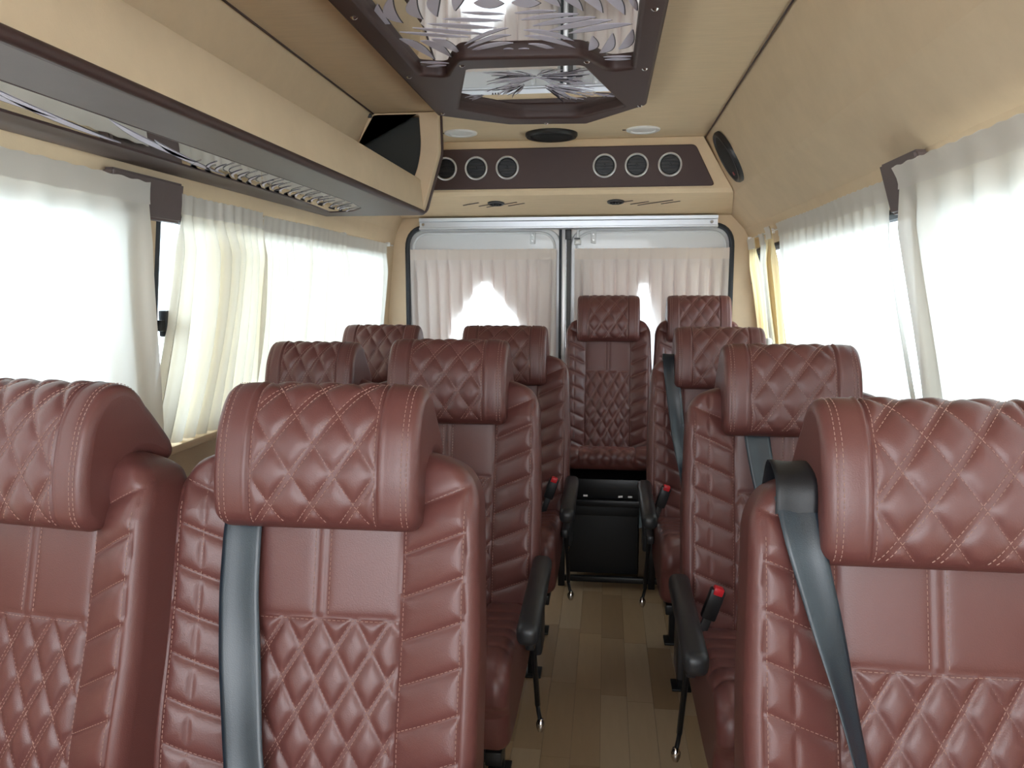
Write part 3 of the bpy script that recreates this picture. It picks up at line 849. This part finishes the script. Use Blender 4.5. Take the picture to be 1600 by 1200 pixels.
def end_caps(name, V, nx, ns, m, parent):
    a = V[:ns]; b = V[(nx - 1) * ns:]
    me = bpy.data.meshes.new(name)
    vv = np.vstack([a, b]).tolist()
    me.from_pydata(vv, [], [list(range(ns)), list(range(2 * ns - 1, ns - 1, -1))])
    bm = bmesh.new(); bm.from_mesh(me); bmesh.ops.triangulate(bm, faces=bm.faces[:]); bm.to_mesh(me); bm.free()
    return me


def flip(F): return F[:, ::-1]


def dashes(paths, L=0.0048, gap=0.0026, w=0.0011, h=0.0009):
    """paths: list of (pts Nx3, normals Nx3) -> verts, faces of little thread stitches"""
    V, F = [], []
    for P, Nn in paths:
        P = np.array(P); Nn = np.array(Nn)
        if len(P) < 2: continue
        d = np.r_[0, np.cumsum(np.linalg.norm(np.diff(P, axis=0), axis=1))]
        if d[-1] < 0.008: continue
        st = np.arange(0.001, d[-1] - L, L + gap)
        for s0 in st:
            a = np.array([np.interp(s0, d, P[:, k]) for k in range(3)]); b = np.array([np.interp(s0 + L, d, P[:, k]) for k in range(3)])
            n = np.array([np.interp(s0 + L / 2, d, Nn[:, k]) for k in range(3)]); n /= np.linalg.norm(n) + 1e-9
            t = b - a; t /= np.linalg.norm(t) + 1e-9; c = np.cross(t, n) * w / 2
            i = len(V)
            V += [a - c, a + c, b + c, b - c, a + n * h + t * 0.0008, b + n * h - t * 0.0008]
            F += [(i, i + 4, i + 5, i + 3), (i + 1, i + 2, i + 5, i + 4), (i, i + 1, i + 4), (i + 3, i + 5, i + 2)]
    return V, F


def raw_obj(name, V, F, m, parent, smooth=False, kind=None):
    me = bpy.data.meshes.new(name)
    me.from_pydata([tuple(map(float, v)) for v in V], [], [tuple(map(int, f)) for f in F])
    if smooth: me.polygons.foreach_set('use_smooth', [True] * len(me.polygons))
    me.update()
    o = link_mesh(name, me, m, parent)
    if kind: o['kind'] = kind
    return o


TH = R(12.0)
HZ = 0.42           # hinge height


def recl(V):
    """tilt from the upright frame (y forward negative, z above hinge) to seat-local"""
    V = np.asarray(V, float); o = V.copy()
    o[..., 1] = V[..., 1] * math.cos(TH) + V[..., 2] * math.sin(TH)
    o[..., 2] = -V[..., 1] * math.sin(TH) + V[..., 2] * math.cos(TH) + HZ
    return o


def rot_n(V):
    V = np.asarray(V, float); o = V.copy()
    o[..., 1] = V[..., 1] * math.cos(TH) + V[..., 2] * math.sin(TH); o[..., 2] = -V[..., 1] * math.sin(TH) + V[..., 2] * math.cos(TH)
    return o


BH, BW, BC, HQ = 0.612, 0.250, 0.124, 0.352      # back height, half width, centre half width, quilt top
QP, QQ = 0.055, 0.094


def back_base(x, z):
    ax = np.abs(x)
    b = np.clip((ax - BC) / (BW - BC), 0, 1)
    bol = 0.030 * np.sin(np.clip(b * 1.15, 0, 1) * math.pi / 2) ** 1.2 * np.clip((BH + 0.02 - z) / 0.12, 0.25, 1)
    mid = 0.006 * (1 - (np.minimum(ax, BC) / BC) ** 2)
    lum = 0.012 * np.exp(-((z - 0.16) / 0.12) ** 2)
    return -(bol + mid + lum)


def back_disp(x, z):
    ax = np.abs(x)
    inner = ax < BC
    ed = np.minimum(np.abs(ax - BC), 1)
    q = quilt(x, z - HQ, QP, QQ, 0.0068)
    q = np.minimum(q, puff(np.abs(z - HQ), 0.0068, 0.007)); q = np.minimum(q, puff(ed, 0.0068, 0.007))
    SE = BW - 0.022; SM = BC + 0.5 * (BW - BC)
    pl = np.minimum(puff(np.abs(ax - 0.008), 0.0035, 0.005), puff(ed, 0.0035, 0.006)); pl = np.minimum(pl, puff(np.abs(z - HQ), 0.0035, 0.006))
    t = z - 0.42 * (ax - BC) + 0.012
    r = np.minimum(puff(near(t, 0.066), 0.0080, 0.010), puff(ed, 0.0075, 0.008))
    r = np.where(x < 0, np.minimum(r, 0.0035 + puff(np.abs(ax - SM), 0.005, 0.006)), r)
    side = puff(np.abs(ax - SE), 0.0030, 0.004)
    r = np.where(ax > SE, 0.002 + side * 0.6, np.minimum(r, puff(np.abs(ax - SE), 0.008, 0.008)))
    return np.where(inner, np.where(z < HQ, q, pl), r)


def half_w(z):
    Rc = 0.085
    t = np.clip((z - (BH - Rc)) / Rc, 0, 1)
    return BW - 0.012 * np.clip((z - 0.3) / 0.3, 0, 1) - Rc * (1 - np.sqrt(1 - (t * 0.999) ** 2)) * 0.95


def back_point(x, z, extra=0.0):
    return (x, back_base(x, z) - back_disp(x, z) - extra, z)


def build_back(parent):
    step = 0.0032
    zs = np.arange(-0.03, BH - 0.012, step)
    top = BH - 0.012 + 0.012 * np.sin(np.linspace(0, math.pi / 2, 6))
    zs = np.r_[zs, top]
    re = 0.026; dep = 0.085
    nf = 2 * int(BW / step)
    uf = np.linspace(-1, 1, nf)
    side = np.linspace(0.05, 1, 7)
    rows = []; ux = []
    for z in zs:
        W = float(half_w(z)); k = max(0.0, (z - (BH - 0.03)) / 0.03); sh = math.sqrt(max(0.0, 1 - k * k * 0.96))
        x = uf * (W - 0.0)
        y = back_base(x, z) - back_disp(x, z) * min(1.0, (BH - z) / 0.02 + 0.1)
        e = np.clip((np.abs(x) - (W - re)) / re, 0, 1); y = y + re * (1 - np.sqrt(1 - e ** 2 * 0.999))
        yl, yr = y[-1], y[0]
        xr_ = np.full(7, W) + 0.0; ys = yl + (dep - yl) * side
        xb = np.linspace(W, -W, 12); xb = xb * (1 - 0.06)
        yb = np.full(12, dep + 0.01)
        X = np.r_[x, xr_ * (1 - 0.02 * side ** 3), xb, (-xr_ * (1 - 0.02 * side ** 3))[::-1]]
        Yv = np.r_[y, ys, yb, (yr + (dep - yr) * side)[::-1]]
        ym = 0.035
        Yv = ym + (Yv - ym) * sh
        X = X * (1 - 0.10 * k * k)
        rows.append(np.c_[X, Yv, np.full(len(X), z)]); ux.append(np.r_[x, np.full(len(X) - nf, 9)])
    Vv = np.array(rows); nz, ns = Vv.shape[:2]
    V = recl(Vv.reshape(-1, 3))
    i, j = np.meshgrid(np.arange(nz - 1), np.arange(ns), indexing='ij'); j2 = (j + 1) % ns
    F = np.stack([i * ns + j, i * ns + j2, (i + 1) * ns + j2, (i + 1) * ns + j], -1).reshape(-1, 4)
    U = np.array(ux); cx = np.abs(U[:-1] + np.roll(U, -1, 1)[:-1]) / 2; cz = (Vv[:-1, :, 2] + Vv[1:, :, 2]) / 2
    cx = cx.reshape(-1); cz = cz.reshape(-1)
    inner = cx < BC
    me_top = [list(range((nz - 1) * ns, nz * ns))]
    emit('quilted_panel', V, F, inner & (cz < HQ), LEATHER, parent)
    emit('plain_panel', V, F, inner & (cz >= HQ), LEATHER, parent)
    emit('side_bolster', V, F, (~inner) & (cx < (BW - 0.022)) & (U[:-1].reshape(-1) < 0), LEATHER, parent)
    emit('side_bolster', V, F, (~inner) & (cx < (BW - 0.022)) & (U[:-1].reshape(-1) > 0), LEATHER, parent)
    o = emit('backrest', V, F, (cx >= (BW - 0.022)), LEATHER, parent)
    capv = V[(nz - 1) * ns:]
    raw_obj('top_welt', capv, [list(range(ns))], LEATHER, parent, True)
    # stitching
    paths = []

    def line(f, n=60):
        P = [];
        for t in np.linspace(0, 1, n):
            x, z = f(t); P.append(back_point(x, z, 0.0003))
        P = recl(np.array(P)); N = np.tile(rot_n(np.array([[0, -1, 0.0]])), (len(P), 1)); return P, N
    for s in (-1, 1):
        for off in (0.0125, 0.0035):
            if off > 0.01: paths.append(line(lambda t: (s * off, HQ + 0.004 + t * 0.16)))
        paths.append(line(lambda t: (s * (BC + 0.005), 0.02 + t * 0.48)))
        if s < 0: paths.append(line(lambda t: (s * (BC + 0.5 * (BW - BC)), 0.0 + t * 0.545)))
        paths.append(line(lambda t: (s * (BW - 0.027), 0.0 + t * 0.53), 80))
        for k in range(0, 9):
            z0 = k * 0.066 - 0.012 + 0.0035
            if z0 > 0.0 and z0 < 0.54: paths.append(line(lambda t: (s * (BC + 0.004 + t * (BW - BC - 0.030)), z0 + 0.42 * t * (BW - BC - 0.030))))
    paths.append(line(lambda t: (-BC + 0.006 + t * (2 * BC - 0.012), HQ - 0.004)))
    # quilt lines
    m_ = BC - 0.005
    for fam in (1, -1):
        for n in range(-12, 12):
            for off in ((-0.0036, 0.0036) if fam < 0 else (0.0,)):
                P = []
                for x in np.linspace(-m_, m_, 60):
                    z = HQ + fam * (n - x / QP) * QQ + off * 1.5 if fam > 0 else HQ + (x / QP - n) * QQ + off * 1.6
                    if 0.015 < z < HQ - 0.006: P.append(back_point(x, z, 0.0003))
                if len(P) > 3:
                    P = recl(np.array(P)); paths.append((P, np.tile(rot_n(np.array([[0, -1, 0.0]])), (len(P), 1))))
    Vd, Fd = dashes(paths)
    raw_obj('stitching', Vd, Fd, THREAD, parent, kind='stuff')


HEADW = 0.158
HP = [(0.020, -0.006), (-0.002, 0.012), (-0.013, 0.060), (-0.014, 0.110), (-0.008, 0.155), (0.012, 0.195), (0.042, 0.214), (0.075, 0.212), (0.110, 0.190), (0.150, 0.158), (0.178, 0.132), (0.184, 0.112), (0.172, 0.098), (0.150, 0.098), (0.125, 0.106), (0.098, 0.104), (0.082, 0.085), (0.074, 0.050), (0.066, 0.010), (0.045, -0.006)]
HOFF = (-0.058, 0.497)      # headrest placement in the upright back frame


def build_head(parent):
    P, s = catmull(HP, 0.003)
    P = P + np.array(HOFF)
    if np.dot(normals2(P)[len(P) // 8], (-1, 0)) < 0: sgn = -1
    else: sgn = 1
    # arc length measured from the front bottom
    s_end = 0.33
    hw, qw, bw = HEADW, 0.095 * HEADW / .152, 0.134 * HEADW / .152
    hp, hq = 0.066, 0.092

    def disp(X, S):
        ax = np.abs(X)
        act = np.clip((s_end - S) / 0.02, 0, 1) * np.clip((S - 0.012) / 0.02, 0, 1)
        q = quilt(X, S - 0.14, hp, hq, 0.0055)
        q = np.minimum(q, puff(np.abs(ax - qw), 0.0055, 0.006))
        o = np.minimum(puff(np.abs(ax - qw), 0.0035, 0.004), puff(np.abs(ax - bw), 0.0035, 0.005))
        o = o + 0.0022 * np.exp(-((ax - qw - 0.006) / 0.0022) ** 2)
        return sgn * np.where(ax < qw, q * act, o * act)
    if sgn < 0:
        P = P
    N = normals2(P) * sgn
    def disp2(X, S): return disp(X, S) * sgn
    # build with outward normals
    V, F, X, S, nx, ns = loft_out(P, s, N, hw, 0.020, disp2)
    cx = np.abs((X[:-1] + X[1:]) / 2).reshape(-1); cs = S[:-1].reshape(-1)
    panel = (cx < qw) & (cs > 0.012) & (cs < s_end)
    Vr = recl(V)
    emit('headrest', Vr, F, ~panel, LEATHER, parent)
    emit('headrest_quilting', Vr, F, panel, LEATHER, parent)
    side_caps('headrest_side', Vr, nx, ns, parent)
    # stitching
    def pt(x, sv, e=0.0004):
        p = np.array([np.interp(sv, s, P[:, 0]), np.interp(sv, s, P[:, 1])]); n = np.array([np.interp(sv, s, N[:, 0]), np.interp(sv, s, N[:, 1])])
        d = float(disp2(np.array([[x]]), np.array([[sv]]))[0, 0]) + e
        return (x, p[0] + n[0] * d, p[1] + n[1] * d), (0, n[0], n[1])
    paths = []

    def add(f, lo, hi, n=70):
        A, B = [], []
        for sv in np.linspace(lo, hi, n):
            x = f(sv)
            if abs(x) > HEADW - .003: continue
            a, b = pt(x, sv); A.append(a); B.append(b)
        if len(A) > 3: paths.append((recl(np.array(A)), rot_n(np.array(B))))
    for sg in (-1, 1):
        add(lambda t: sg * (qw - 0.004), 0.015, 0.30)
        add(lambda t: sg * (bw + 0.004), 0.015, 0.32); add(lambda t: sg * (bw - 0.004), 0.015, 0.32)
    for fam in (1, -1):
        for n in range(-9, 10):
            for off in ((-0.0042, 0.0042) if fam < 0 else (0.0,)):
                f = (lambda sv: (n - (sv - 0.14) / hq) * hp) if fam > 0 else (lambda sv: (n + (sv - 0.14) / hq) * hp + off * 1.2)
                A, B = [], []
                for sv in np.linspace(0.02, 0.30, 110):
                    x = f(sv)
                    if abs(x) > qw - 0.006: continue
                    a, b = pt(x, sv); A.append(a); B.append(b)
                if len(A) > 3: paths.append((recl(np.array(A)), rot_n(np.array(B))))
    Vd, Fd = dashes(paths)
    raw_obj('headrest_stitching', Vd, Fd, THREAD, parent, kind='stuff')


def side_caps(name, V, nx, ns, parent):
    for k, part in enumerate((V[:ns], V[(nx - 1) * ns:])):
        bm = bmesh.new(); vv = [bm.verts.new(v) for v in part.tolist()]
        f = bm.faces.new(vv if k == 0 else vv[::-1]); f.normal_update()
        if (f.normal.x > 0) == (k == 0): bmesh.ops.reverse_faces(bm, faces=[f])
        bmesh.ops.triangulate(bm, faces=bm.faces[:])
        me = bpy.data.meshes.new(name); bm.to_mesh(me); bm.free()
        link_mesh(name, me, LEATHER, parent)


def loft_out(P, s, N, half, rnd, dispf, step=0.003):
    n_in = int(round((2 * half - 2 * rnd) / step))
    xs = np.linspace(-half + rnd, half - rnd, n_in)
    cols = [(-half + rnd - rnd * math.sin(a), rnd * (1 - math.cos(a))) for a in np.linspace(math.pi / 2, 0.2, 7)]
    cols += [(x, 0.0) for x in xs] + [(half - rnd + rnd * math.sin(a), rnd * (1 - math.cos(a))) for a in np.linspace(0.2, math.pi / 2, 7)]
    nx, ns = len(cols), len(P)
    X = np.repeat([c[0] for c in cols], ns).reshape(nx, ns); I = np.repeat([c[1] for c in cols], ns).reshape(nx, ns)
    S = np.tile(s, (nx, 1))
    D = dispf(X, S) - I
    V = np.stack([X, P[None, :, 0] + N[None, :, 0] * D, P[None, :, 1] + N[None, :, 1] * D], -1).reshape(-1, 3)
    i, j = np.meshgrid(np.arange(nx - 1), np.arange(ns), indexing='ij'); j2 = (j + 1) % ns
    F = np.stack([i * ns + j, i * ns + j2, (i + 1) * ns + j2, (i + 1) * ns + j], -1).reshape(-1, 4)
    return V, F, X, S, nx, ns


# cushion profile in (y, z above floor): from the top rear corner forward, over the front and back underneath
CP = [(0.0, 0.445), (-0.10, 0.455), (-0.22, 0.472), (-0.34, 0.492), (-0.400, 0.490), (-0.432, 0.466), (-0.440, 0.420), (-0.434, 0.350), (-0.405, 0.302), (-0.30, 0.290), (-0.15, 0.290), (0.0, 0.295), (0.035, 0.33), (0.04, 0.41)]
CP_THIN = [(0.0, 0.395), (-0.10, 0.415), (-0.22, 0.440), (-0.34, 0.474), (-0.400, 0.478), (-0.430, 0.464), (-0.437, 0.440), (-0.425, 0.408), (-0.40, 0.390), (-0.30, 0.372), (-0.15, 0.362), (0.0, 0.358), (0.03, 0.365), (0.035, 0.385)]


def build_cushion(parent, prof=None, half=0.228):
    P, s = catmull(prof or CP, 0.005)
    N = normals2(P)
    if N[10][1] < 0: N = -N
    s_end = 0.52

    def disp(X, S):
        ax = np.abs(X)
        act = np.clip((s_end - S) / 0.03, 0, 1)
        q = np.minimum(quilt(X, S, 0.06, 0.085, 0.006), puff(np.abs(ax - 0.12), 0.006, 0.006))
        r = np.minimum(puff(near(S - 0.42 * (ax - 0.12), 0.066), 0.007, 0.009), puff(np.abs(ax - 0.12), 0.007, 0.007))
        return np.where(ax < 0.12, q, r + 0.012 * np.clip((ax - 0.12) / 0.08, 0, 1)) * act
    V, F, X, S, nx, ns = loft_out(P, s, N, half, 0.03, disp, 0.005)
    cx = np.abs((X[:-1] + X[1:]) / 2).reshape(-1); cs = S[:-1].reshape(-1)
    panel = (cx < 0.12) & (cs < 0.5)
    emit('seat_cushion', V, F, ~panel, LEATHER, parent)
    emit('cushion_quilting', V, F, panel, LEATHER, parent)
    side_caps('cushion_side', V, nx, ns, parent)


def build_frame(parent, low=0.0):
    bm = bmesh.new()
    for y in (-0.36, -0.02):
        add_box(bm, -0.20, 0.20, y - 0.02, y + 0.02, 0.255, 0.290, 0.004)
    for x in (-0.19, 0.19): add_box(bm, x - 0.018, x + 0.018, -0.40, 0.04, 0.26, 0.292, 0.004)
    bm_obj('seat_frame', bm, STEEL, parent, smooth=True)
    for x in (-0.15, 0.15):
        for y in (-0.34, -0.02):
            bm = bmesh.new()
            add_box(bm, x - 0.014, x + 0.014, y - 0.018, y + 0.018, 0.006, 0.27, 0.004)
            add_box(bm, x - 0.03, x + 0.03, y - 0.035, y + 0.035, 0.0, 0.008, 0.002)
            bm_obj('leg', bm, STEEL, parent, smooth=True)
            


def build_armrest(parent, s):
    """armrest, bracket, lever on side s (+1 right / -1 left) in seat-local coordinates"""
    x = s * 0.262
    bm = bmesh.new()
    add_box(bm, x - 0.024, x + 0.024, -0.41, -0.02, 0.545, 0.592, 0.018, 4)
    for v in bm.verts:
        t = (v.co.y + 0.02) / -0.39
        v.co.z += 0.020 * math.sin(t * math.pi) - 0.035 * (1 - t) * 0 - 0.018 * t * t
        if v.co.z < 0.56: v.co.z -= 0.02 * math.sin(min(1, t * 1.2) * math.pi)
    ar = bm_obj('armrest', bm, PLASTIC, parent, smooth=True, sharp=60)
    bm = bmesh.new()
    add_lathe(bm, [(0, 0.012), (0.032, 0.010), (0.038, 0.0), (0.038, -0.012), (0, -0.014)], axis_matrix((x - s * .0, -0.03, 0.56), (s, 0, 0)), 24)
    add_box(bm, x - 0.014 - s * .012, x + 0.014 - s * .012, -0.06, 0.03, 0.34, 0.56, 0.008)
    bm_obj('armrest_bracket', bm, PLASTIC, parent, smooth=True)
    bm = bmesh.new()
    add_lathe(bm, [(0, 0.022), (0.030, 0.020), (0.042, 0.008), (0.044, -0.006), (0, -0.008)], axis_matrix((s * 0.238, -0.05, 0.43), (s, 0, 0)), 24)
    add_box(bm, s * 0.244 - 0.012, s * 0.244 + 0.012, -0.17, -0.04, 0.405, 0.435, 0.007)
    bm_obj('recliner_cover', bm, PLASTIC, parent, smooth=True)
    bm = bmesh.new()
    add_tube(bm, [(s * 0.245, -0.10, 0.40), (s * 0.250, -0.08, 0.30), (s * 0.252, -0.05, 0.22), (s * 0.252, -0.04, 0.20)], 0.007, 8)
    add_tube(bm, [(s * 0.252, -0.04, 0.20), (s * 0.256, -0.055, 0.19), (s * 0.260, -0.06, 0.175)], 0.0055, 8)
    lv = bm_obj('slide_lever', bm, STEEL, parent, smooth=True)
    k = lathe('lever_knob', [(0, 0.030), (0.006, 0.028), (0.011, 0.018), (0.012, 0.006), (0.007, -0.004), (0, -0.006)], axis_matrix((0, 0, 0), (0, -0.2, -1)), CHROME, None, 16)
    k.parent = lv; k.location = (s * 0.262, -0.062, 0.172)


def build_buckle(parent, x, y, z):
    bm = bmesh.new()
    M = Matrix.Translation((x, y, z)) @ Matrix.Rotation(R(18), 4, 'Y')
    add_box(bm, -0.017, 0.017, -0.012, 0.012, -0.075, 0.0, 0.005, M=M)
    add_box(bm, -0.010, 0.010, -0.005, 0.005, -0.15, -0.07, 0.002, M=M)
    bk_ = bm_obj('belt_buckle', bm, PLASTIC, parent, smooth=True)
    bm = bmesh.new(); add_box(bm, -0.011, 0.011, -0.0145, 0.010, -0.012, 0.006, 0.003, M=M)
    bm_obj('release_button', bm, RED, bk_, smooth=True)


def build_belt(parent, pts, name='seat_belt', m=None):
    """pts: list of (centre xyz, half-width vector xyz) seat-local -> thin woven strap"""
    m = m or STRAP
    C_ = np.array([p[0] for p in pts], float); W = np.array([p[1] for p in pts], float)
    d = np.r_[0, np.cumsum(np.linalg.norm(np.diff(C_, axis=0), axis=1))]; n = max(12, int(d[-1] / 0.012))
    s = np.linspace(0, d[-1], n)
    def sm(A):
        B = np.stack([np.interp(s, d, A[:, k]) for k in range(3)], -1)
        for _ in range(4): B[1:-1] = (B[:-2] + 2 * B[1:-1] + B[2:]) / 4
        return B
    C_ = sm(C_); W = sm(W)
    t = np.gradient(C_, axis=0); nn = np.cross(W, t); nn /= np.linalg.norm(nn, axis=1)[:, None] + 1e-9
    nc = 9; th = 0.0012
    V, F = [], []
    for side in (1, -1):
        for i in range(n):
            for k in range(nc):
                u = 2 * k / (nc - 1) - 1
                cr = 0.0012 * math.cos(u * math.pi) + 0.0008 * math.sin(i * 0.35) * u
                V.append(C_[i] + W[i] * u + nn[i] * (th * side * (1 if abs(u) < 1 else 0.4) + cr))
    o = n * nc
    for i in range(n - 1):
        for k in range(nc - 1):
            a = i * nc + k
            F.append((a, a + 1, a + nc + 1, a + nc)); F.append((o + a, o + a + nc, o + a + nc + 1, o + a + 1))
        F.append((i * nc, (i + 1) * nc, o + (i + 1) * nc, o + i * nc)); a = i * nc + nc - 1
        F.append((a, o + a, o + a + nc, a + nc))
    return raw_obj(name, V, F, m, parent, True)


LBL = {
 'A1': 'maroon quilted leather seat cut off by the left edge, beside the window',
 'A2': 'large maroon quilted seat in the left foreground with a slate seat belt down its back',
 'C1': 'large maroon seat at the right foreground with a dark belt over its shoulder',
 'B3': 'window-side maroon seat in the second left row, only its headrest showing',
 'B4': 'aisle-side maroon seat in the second left row, directly behind the big belted seat',
 'C2': 'second seat on the right, short slate belt under its headrest and red buckle beside it',
 'D1': 'window-side seat in the third left row, small headrest by the left rear curtains',
 'D2': 'aisle-side seat in the third left row, below the bright peak in the rear curtain',
 'C3': 'third seat on the right with a dark strap hanging over its left shoulder',
 'E1': 'raised rear seat facing down the aisle, left one of the rear pair',
 'E2': 'raised rear seat at the right rear corner, partly hidden behind the third right seat'}
GRP = 'maroon quilted passenger seats'
SEATS = {   # x centre, hinge y
 'A2': (-0.428, 1.015), 'A1': (-0.885, 0.965), 'C1': (0.438, 0.945), 'B3': (-0.83, 2.00), 'B4': (-0.412, 1.885),
 'C2': (0.440, 1.80), 'D1': (-0.85, 2.74), 'D2': (-0.375, 2.73), 'C3': (0.402, 2.70), 'E1': (0.010, 3.615), 'E2': (0.433, 3.615)}
proto = thing('passenger_seat', LBL['A2'], 'seat', (0, 0, 0), GRP)
build_back(proto); build_head(proto); build_cushion(proto); build_frame(proto)
BW, BC, HEADW = 0.210, 0.106, 0.148
rproto = thing('passenger_seat', LBL['E1'], 'seat', (0, 0, 0), GRP)
build_back(rproto); build_head(rproto); build_cushion(rproto, CP_THIN, 0.205)
BW, BC, HEADW = 0.250, 0.124, 0.158
SZ = {}
seat = {}
for k, (x, y) in SEATS.items():
    o = proto if k == 'A2' else rproto if k == 'E1' else copy_tree(rproto if k == 'E2' else proto)
    o.location = (x, y, 0.108 if k[0] == 'E' else SZ.get(k, 0.0)); o['label'] = LBL[k]
    seat[k] = o
seat['A1'].scale = (0.86, 1, 0.99); seat['A1'].rotation_euler.z = R(-8)
seat['B3'].scale = (0.82, 1, 0.985); seat['A2'].scale.z = seat['C1'].scale.z = 0.986; seat['D1'].scale.x = 0.93
for k in ('A2', 'B4', 'D2'): build_armrest(seat[k], 1)
for k in ('C1', 'C2', 'C3'): build_armrest(seat[k], -1)
build_buckle(seat['C2'], -0.175, -0.06, 0.57)
build_buckle(seat['C3'], -0.185, -0.05, 0.575)
build_buckle(seat['D2'], 0.20, -0.05, 0.585)


def on_back(x, z, off=0.012):
    """seat-local point lying off the back surface, z = height above floor"""
    zz = (z - HZ) / math.cos(TH)
    p = recl(np.array([x, float(back_base(np.array(x), np.array(zz))) - 0.008 - off, zz]))
    return (float(x), float(p[1]), float(p[2]))


# left foreground seat: strap from under the headrest
build_belt(seat['A2'], [(on_back(-0.128, 0.96, -0.010), (0.030, 0, 0)), (on_back(-0.127, 0.90, 0.010), (0.030, 0, 0)), (on_back(-0.124, 0.80, 0.018), (0.031, 0.002, 0)), (on_back(-0.112, 0.70, 0.022), (0.031, 0.004, 0.001)),
                        (on_back(-0.092, 0.58, 0.03), (0.031, 0, 0)), (on_back(-0.07, 0.49, 0.05), (0.030, 0.004, 0.0)), ((0.0, -0.16, 0.515), (0.026, 0.012, 0)), ((0.12, -0.15, 0.51), (0.02, 0.02, 0))])
# right foreground seat: strap from behind over the shoulder, twisting as it drops
b_ = build_belt(seat['C1'], [((-0.180, 0.215, 0.80), (0.026, 0, 0)), ((-0.180, 0.212, 0.96), (0.026, 0, 0)), ((-0.182, 0.165, 1.032), (0.026, 0, 0)), ((-0.184, 0.085, 1.018), (0.027, 0, 0.002)), (on_back(-0.185, 0.965, 0.014), (0.027, 0, 0.002))], 'belt_shoulder_fold', STRAPDARK)
build_belt(seat['C1'], [(on_back(-0.185, 0.985, 0.012), (0.027, 0, 0.0)), (on_back(-0.176, 0.92, 0.022), (0.026, 0, -0.002)), (on_back(-0.158, 0.85, 0.028), (0.023, 0.004, -0.002)), (on_back(-0.135, 0.76, 0.034), (0.018, 0.012, -0.002)), (on_back(-0.115, 0.66, 0.040), (0.012, 0.016, -0.002)), (on_back(-0.098, 0.57, 0.045), (0.006, 0.020, 0)), (on_back(-0.08, 0.49, 0.05), (0.004, 0.022, 0))])
build_belt(seat['C2'], [(on_back(-0.078, 0.96, -0.010), (0.030, 0, 0)), (on_back(-0.076, 0.90, 0.008), (0.030, 0, 0)), (on_back(-0.062, 0.80, 0.016), (0.028, 0, 0)), (on_back(-0.03, 0.66, 0.02), (0.026, 0.004, 0)), (on_back(0.02, 0.5, 0.04), (0.024, 0.004, 0))])
build_belt(seat['C3'], [((-0.170, 0.20, 0.85), (0.024, 0, 0)), ((-0.170, 0.19, 1.0), (0.024, 0, 0)), ((-0.172, 0.12, 1.032), (0.025, 0, 0)), (on_back(-0.172, 0.985, 0.012), (0.026, 0, 0)), (on_back(-0.160, 0.88, 0.02), (0.026, 0, 0)), (on_back(-0.142, 0.72, 0.03), (0.024, 0.004, 0)), (on_back(-0.130, 0.62, 0.04), (0.015, 0.014, 0)), (on_back(-0.125, 0.55, 0.04), (0.01, 0.014, 0))])

# ------------------------------------------------------------------ rear bench frame and what is stored beneath it
rf = thing('rear_seat_frame', 'black steel frame carrying the two raised rear seats', 'frame', (0.2, 3.5, 0))
for y in (3.17, 3.80):
    box('crossbar', -0.19, 0.64, y - 0.014, y + 0.014, 0.352, 0.380, STEEL, rf, 0.004)
    box('crossbar', -0.19, 0.64, y - 0.012, y + 0.012, 0.022, 0.046, STEEL, rf, 0.004)
box('deck', -0.19, 0.64, 3.18, 3.95, 0.38, 0.465, STEEL, rf, 0.004)
for x in (-0.175, 0.205, 0.625):
    for y in (3.17, 3.80): box('leg', x - 0.014, x + 0.014, y - 0.014, y + 0.014, 0.0, 0.40, STEEL, rf, 0.003)
for x in (-0.13, -0.085, 0.06, 0.10): box('bolt', x, x + 0.018, 3.152, 3.157, 0.396, 0.403, SATIN, rf)
cs_ = thing('black_case', 'black flat-fronted case stowed under the rear seats', 'case', (0.0, 3.4, 0.0))
box('case_body', -0.145, 0.148, 3.20, 3.60, 0.046, 0.335, mat('flat_black', (0.006, 0.006, 0.0065), 0.6), cs_, 0.006)
box('case_lid', -0.147, 0.150, 3.198, 3.602, 0.300, 0.345, mat('flat_black', (0, 0, 0)), cs_, 0.006)
bp_ = thing('blue_grey_card', 'pale blue-grey sheet above the brown carton under the rear seats', 'card', (0.175, 3.3, 0.26))
plate('card', [(0.152, 0.235), (0.188, 0.245), (0.192, 0.262), (0.182, 0.30), (0.18, 0.335), (0.152, 0.335)], [], XZ_Y(3.26), 0.012, BLUEGREY, bp_)
cb = thing('cardboard_carton', 'brown cardboard carton with dark round letters beside the black case', 'carton', (0.3, 3.4, 0))
box('carton_body', 0.153, 0.46, 3.255, 3.60, 0.0, 0.235, CARTON, cb, 0.002)
fc = bpy.data.curves.new('tmpfont', 'FONT'); fc.body = '9C'; fc.size = 0.052; fc.extrude = 0.0006; fc.align_x = 'LEFT'
fo = bpy.data.objects.new('tmpfont', fc); COL.objects.link(fo)
dg = bpy.context.evaluated_depsgraph_get(); dg.update()
fm = bpy.data.meshes.new_from_object(fo.evaluated_get(dg)); bpy.data.objects.remove(fo)
fm.materials.clear(); fm.name = 'carton_print'
fm.transform(Matrix.Translation((0.195 - 0.3, 3.2545 - 3.4, 0.215)) @ Matrix(((1, 0, 0, 0), (0, 0, -1, 0), (0, 1, 0, 0), (0, 0, 0, 1))) @ Matrix.Rotation(R(-90), 4, 'Z') @ Matrix.Translation((0, -0.02, 0)))
link_mesh('carton_print', fm, CARTONINK, cb)
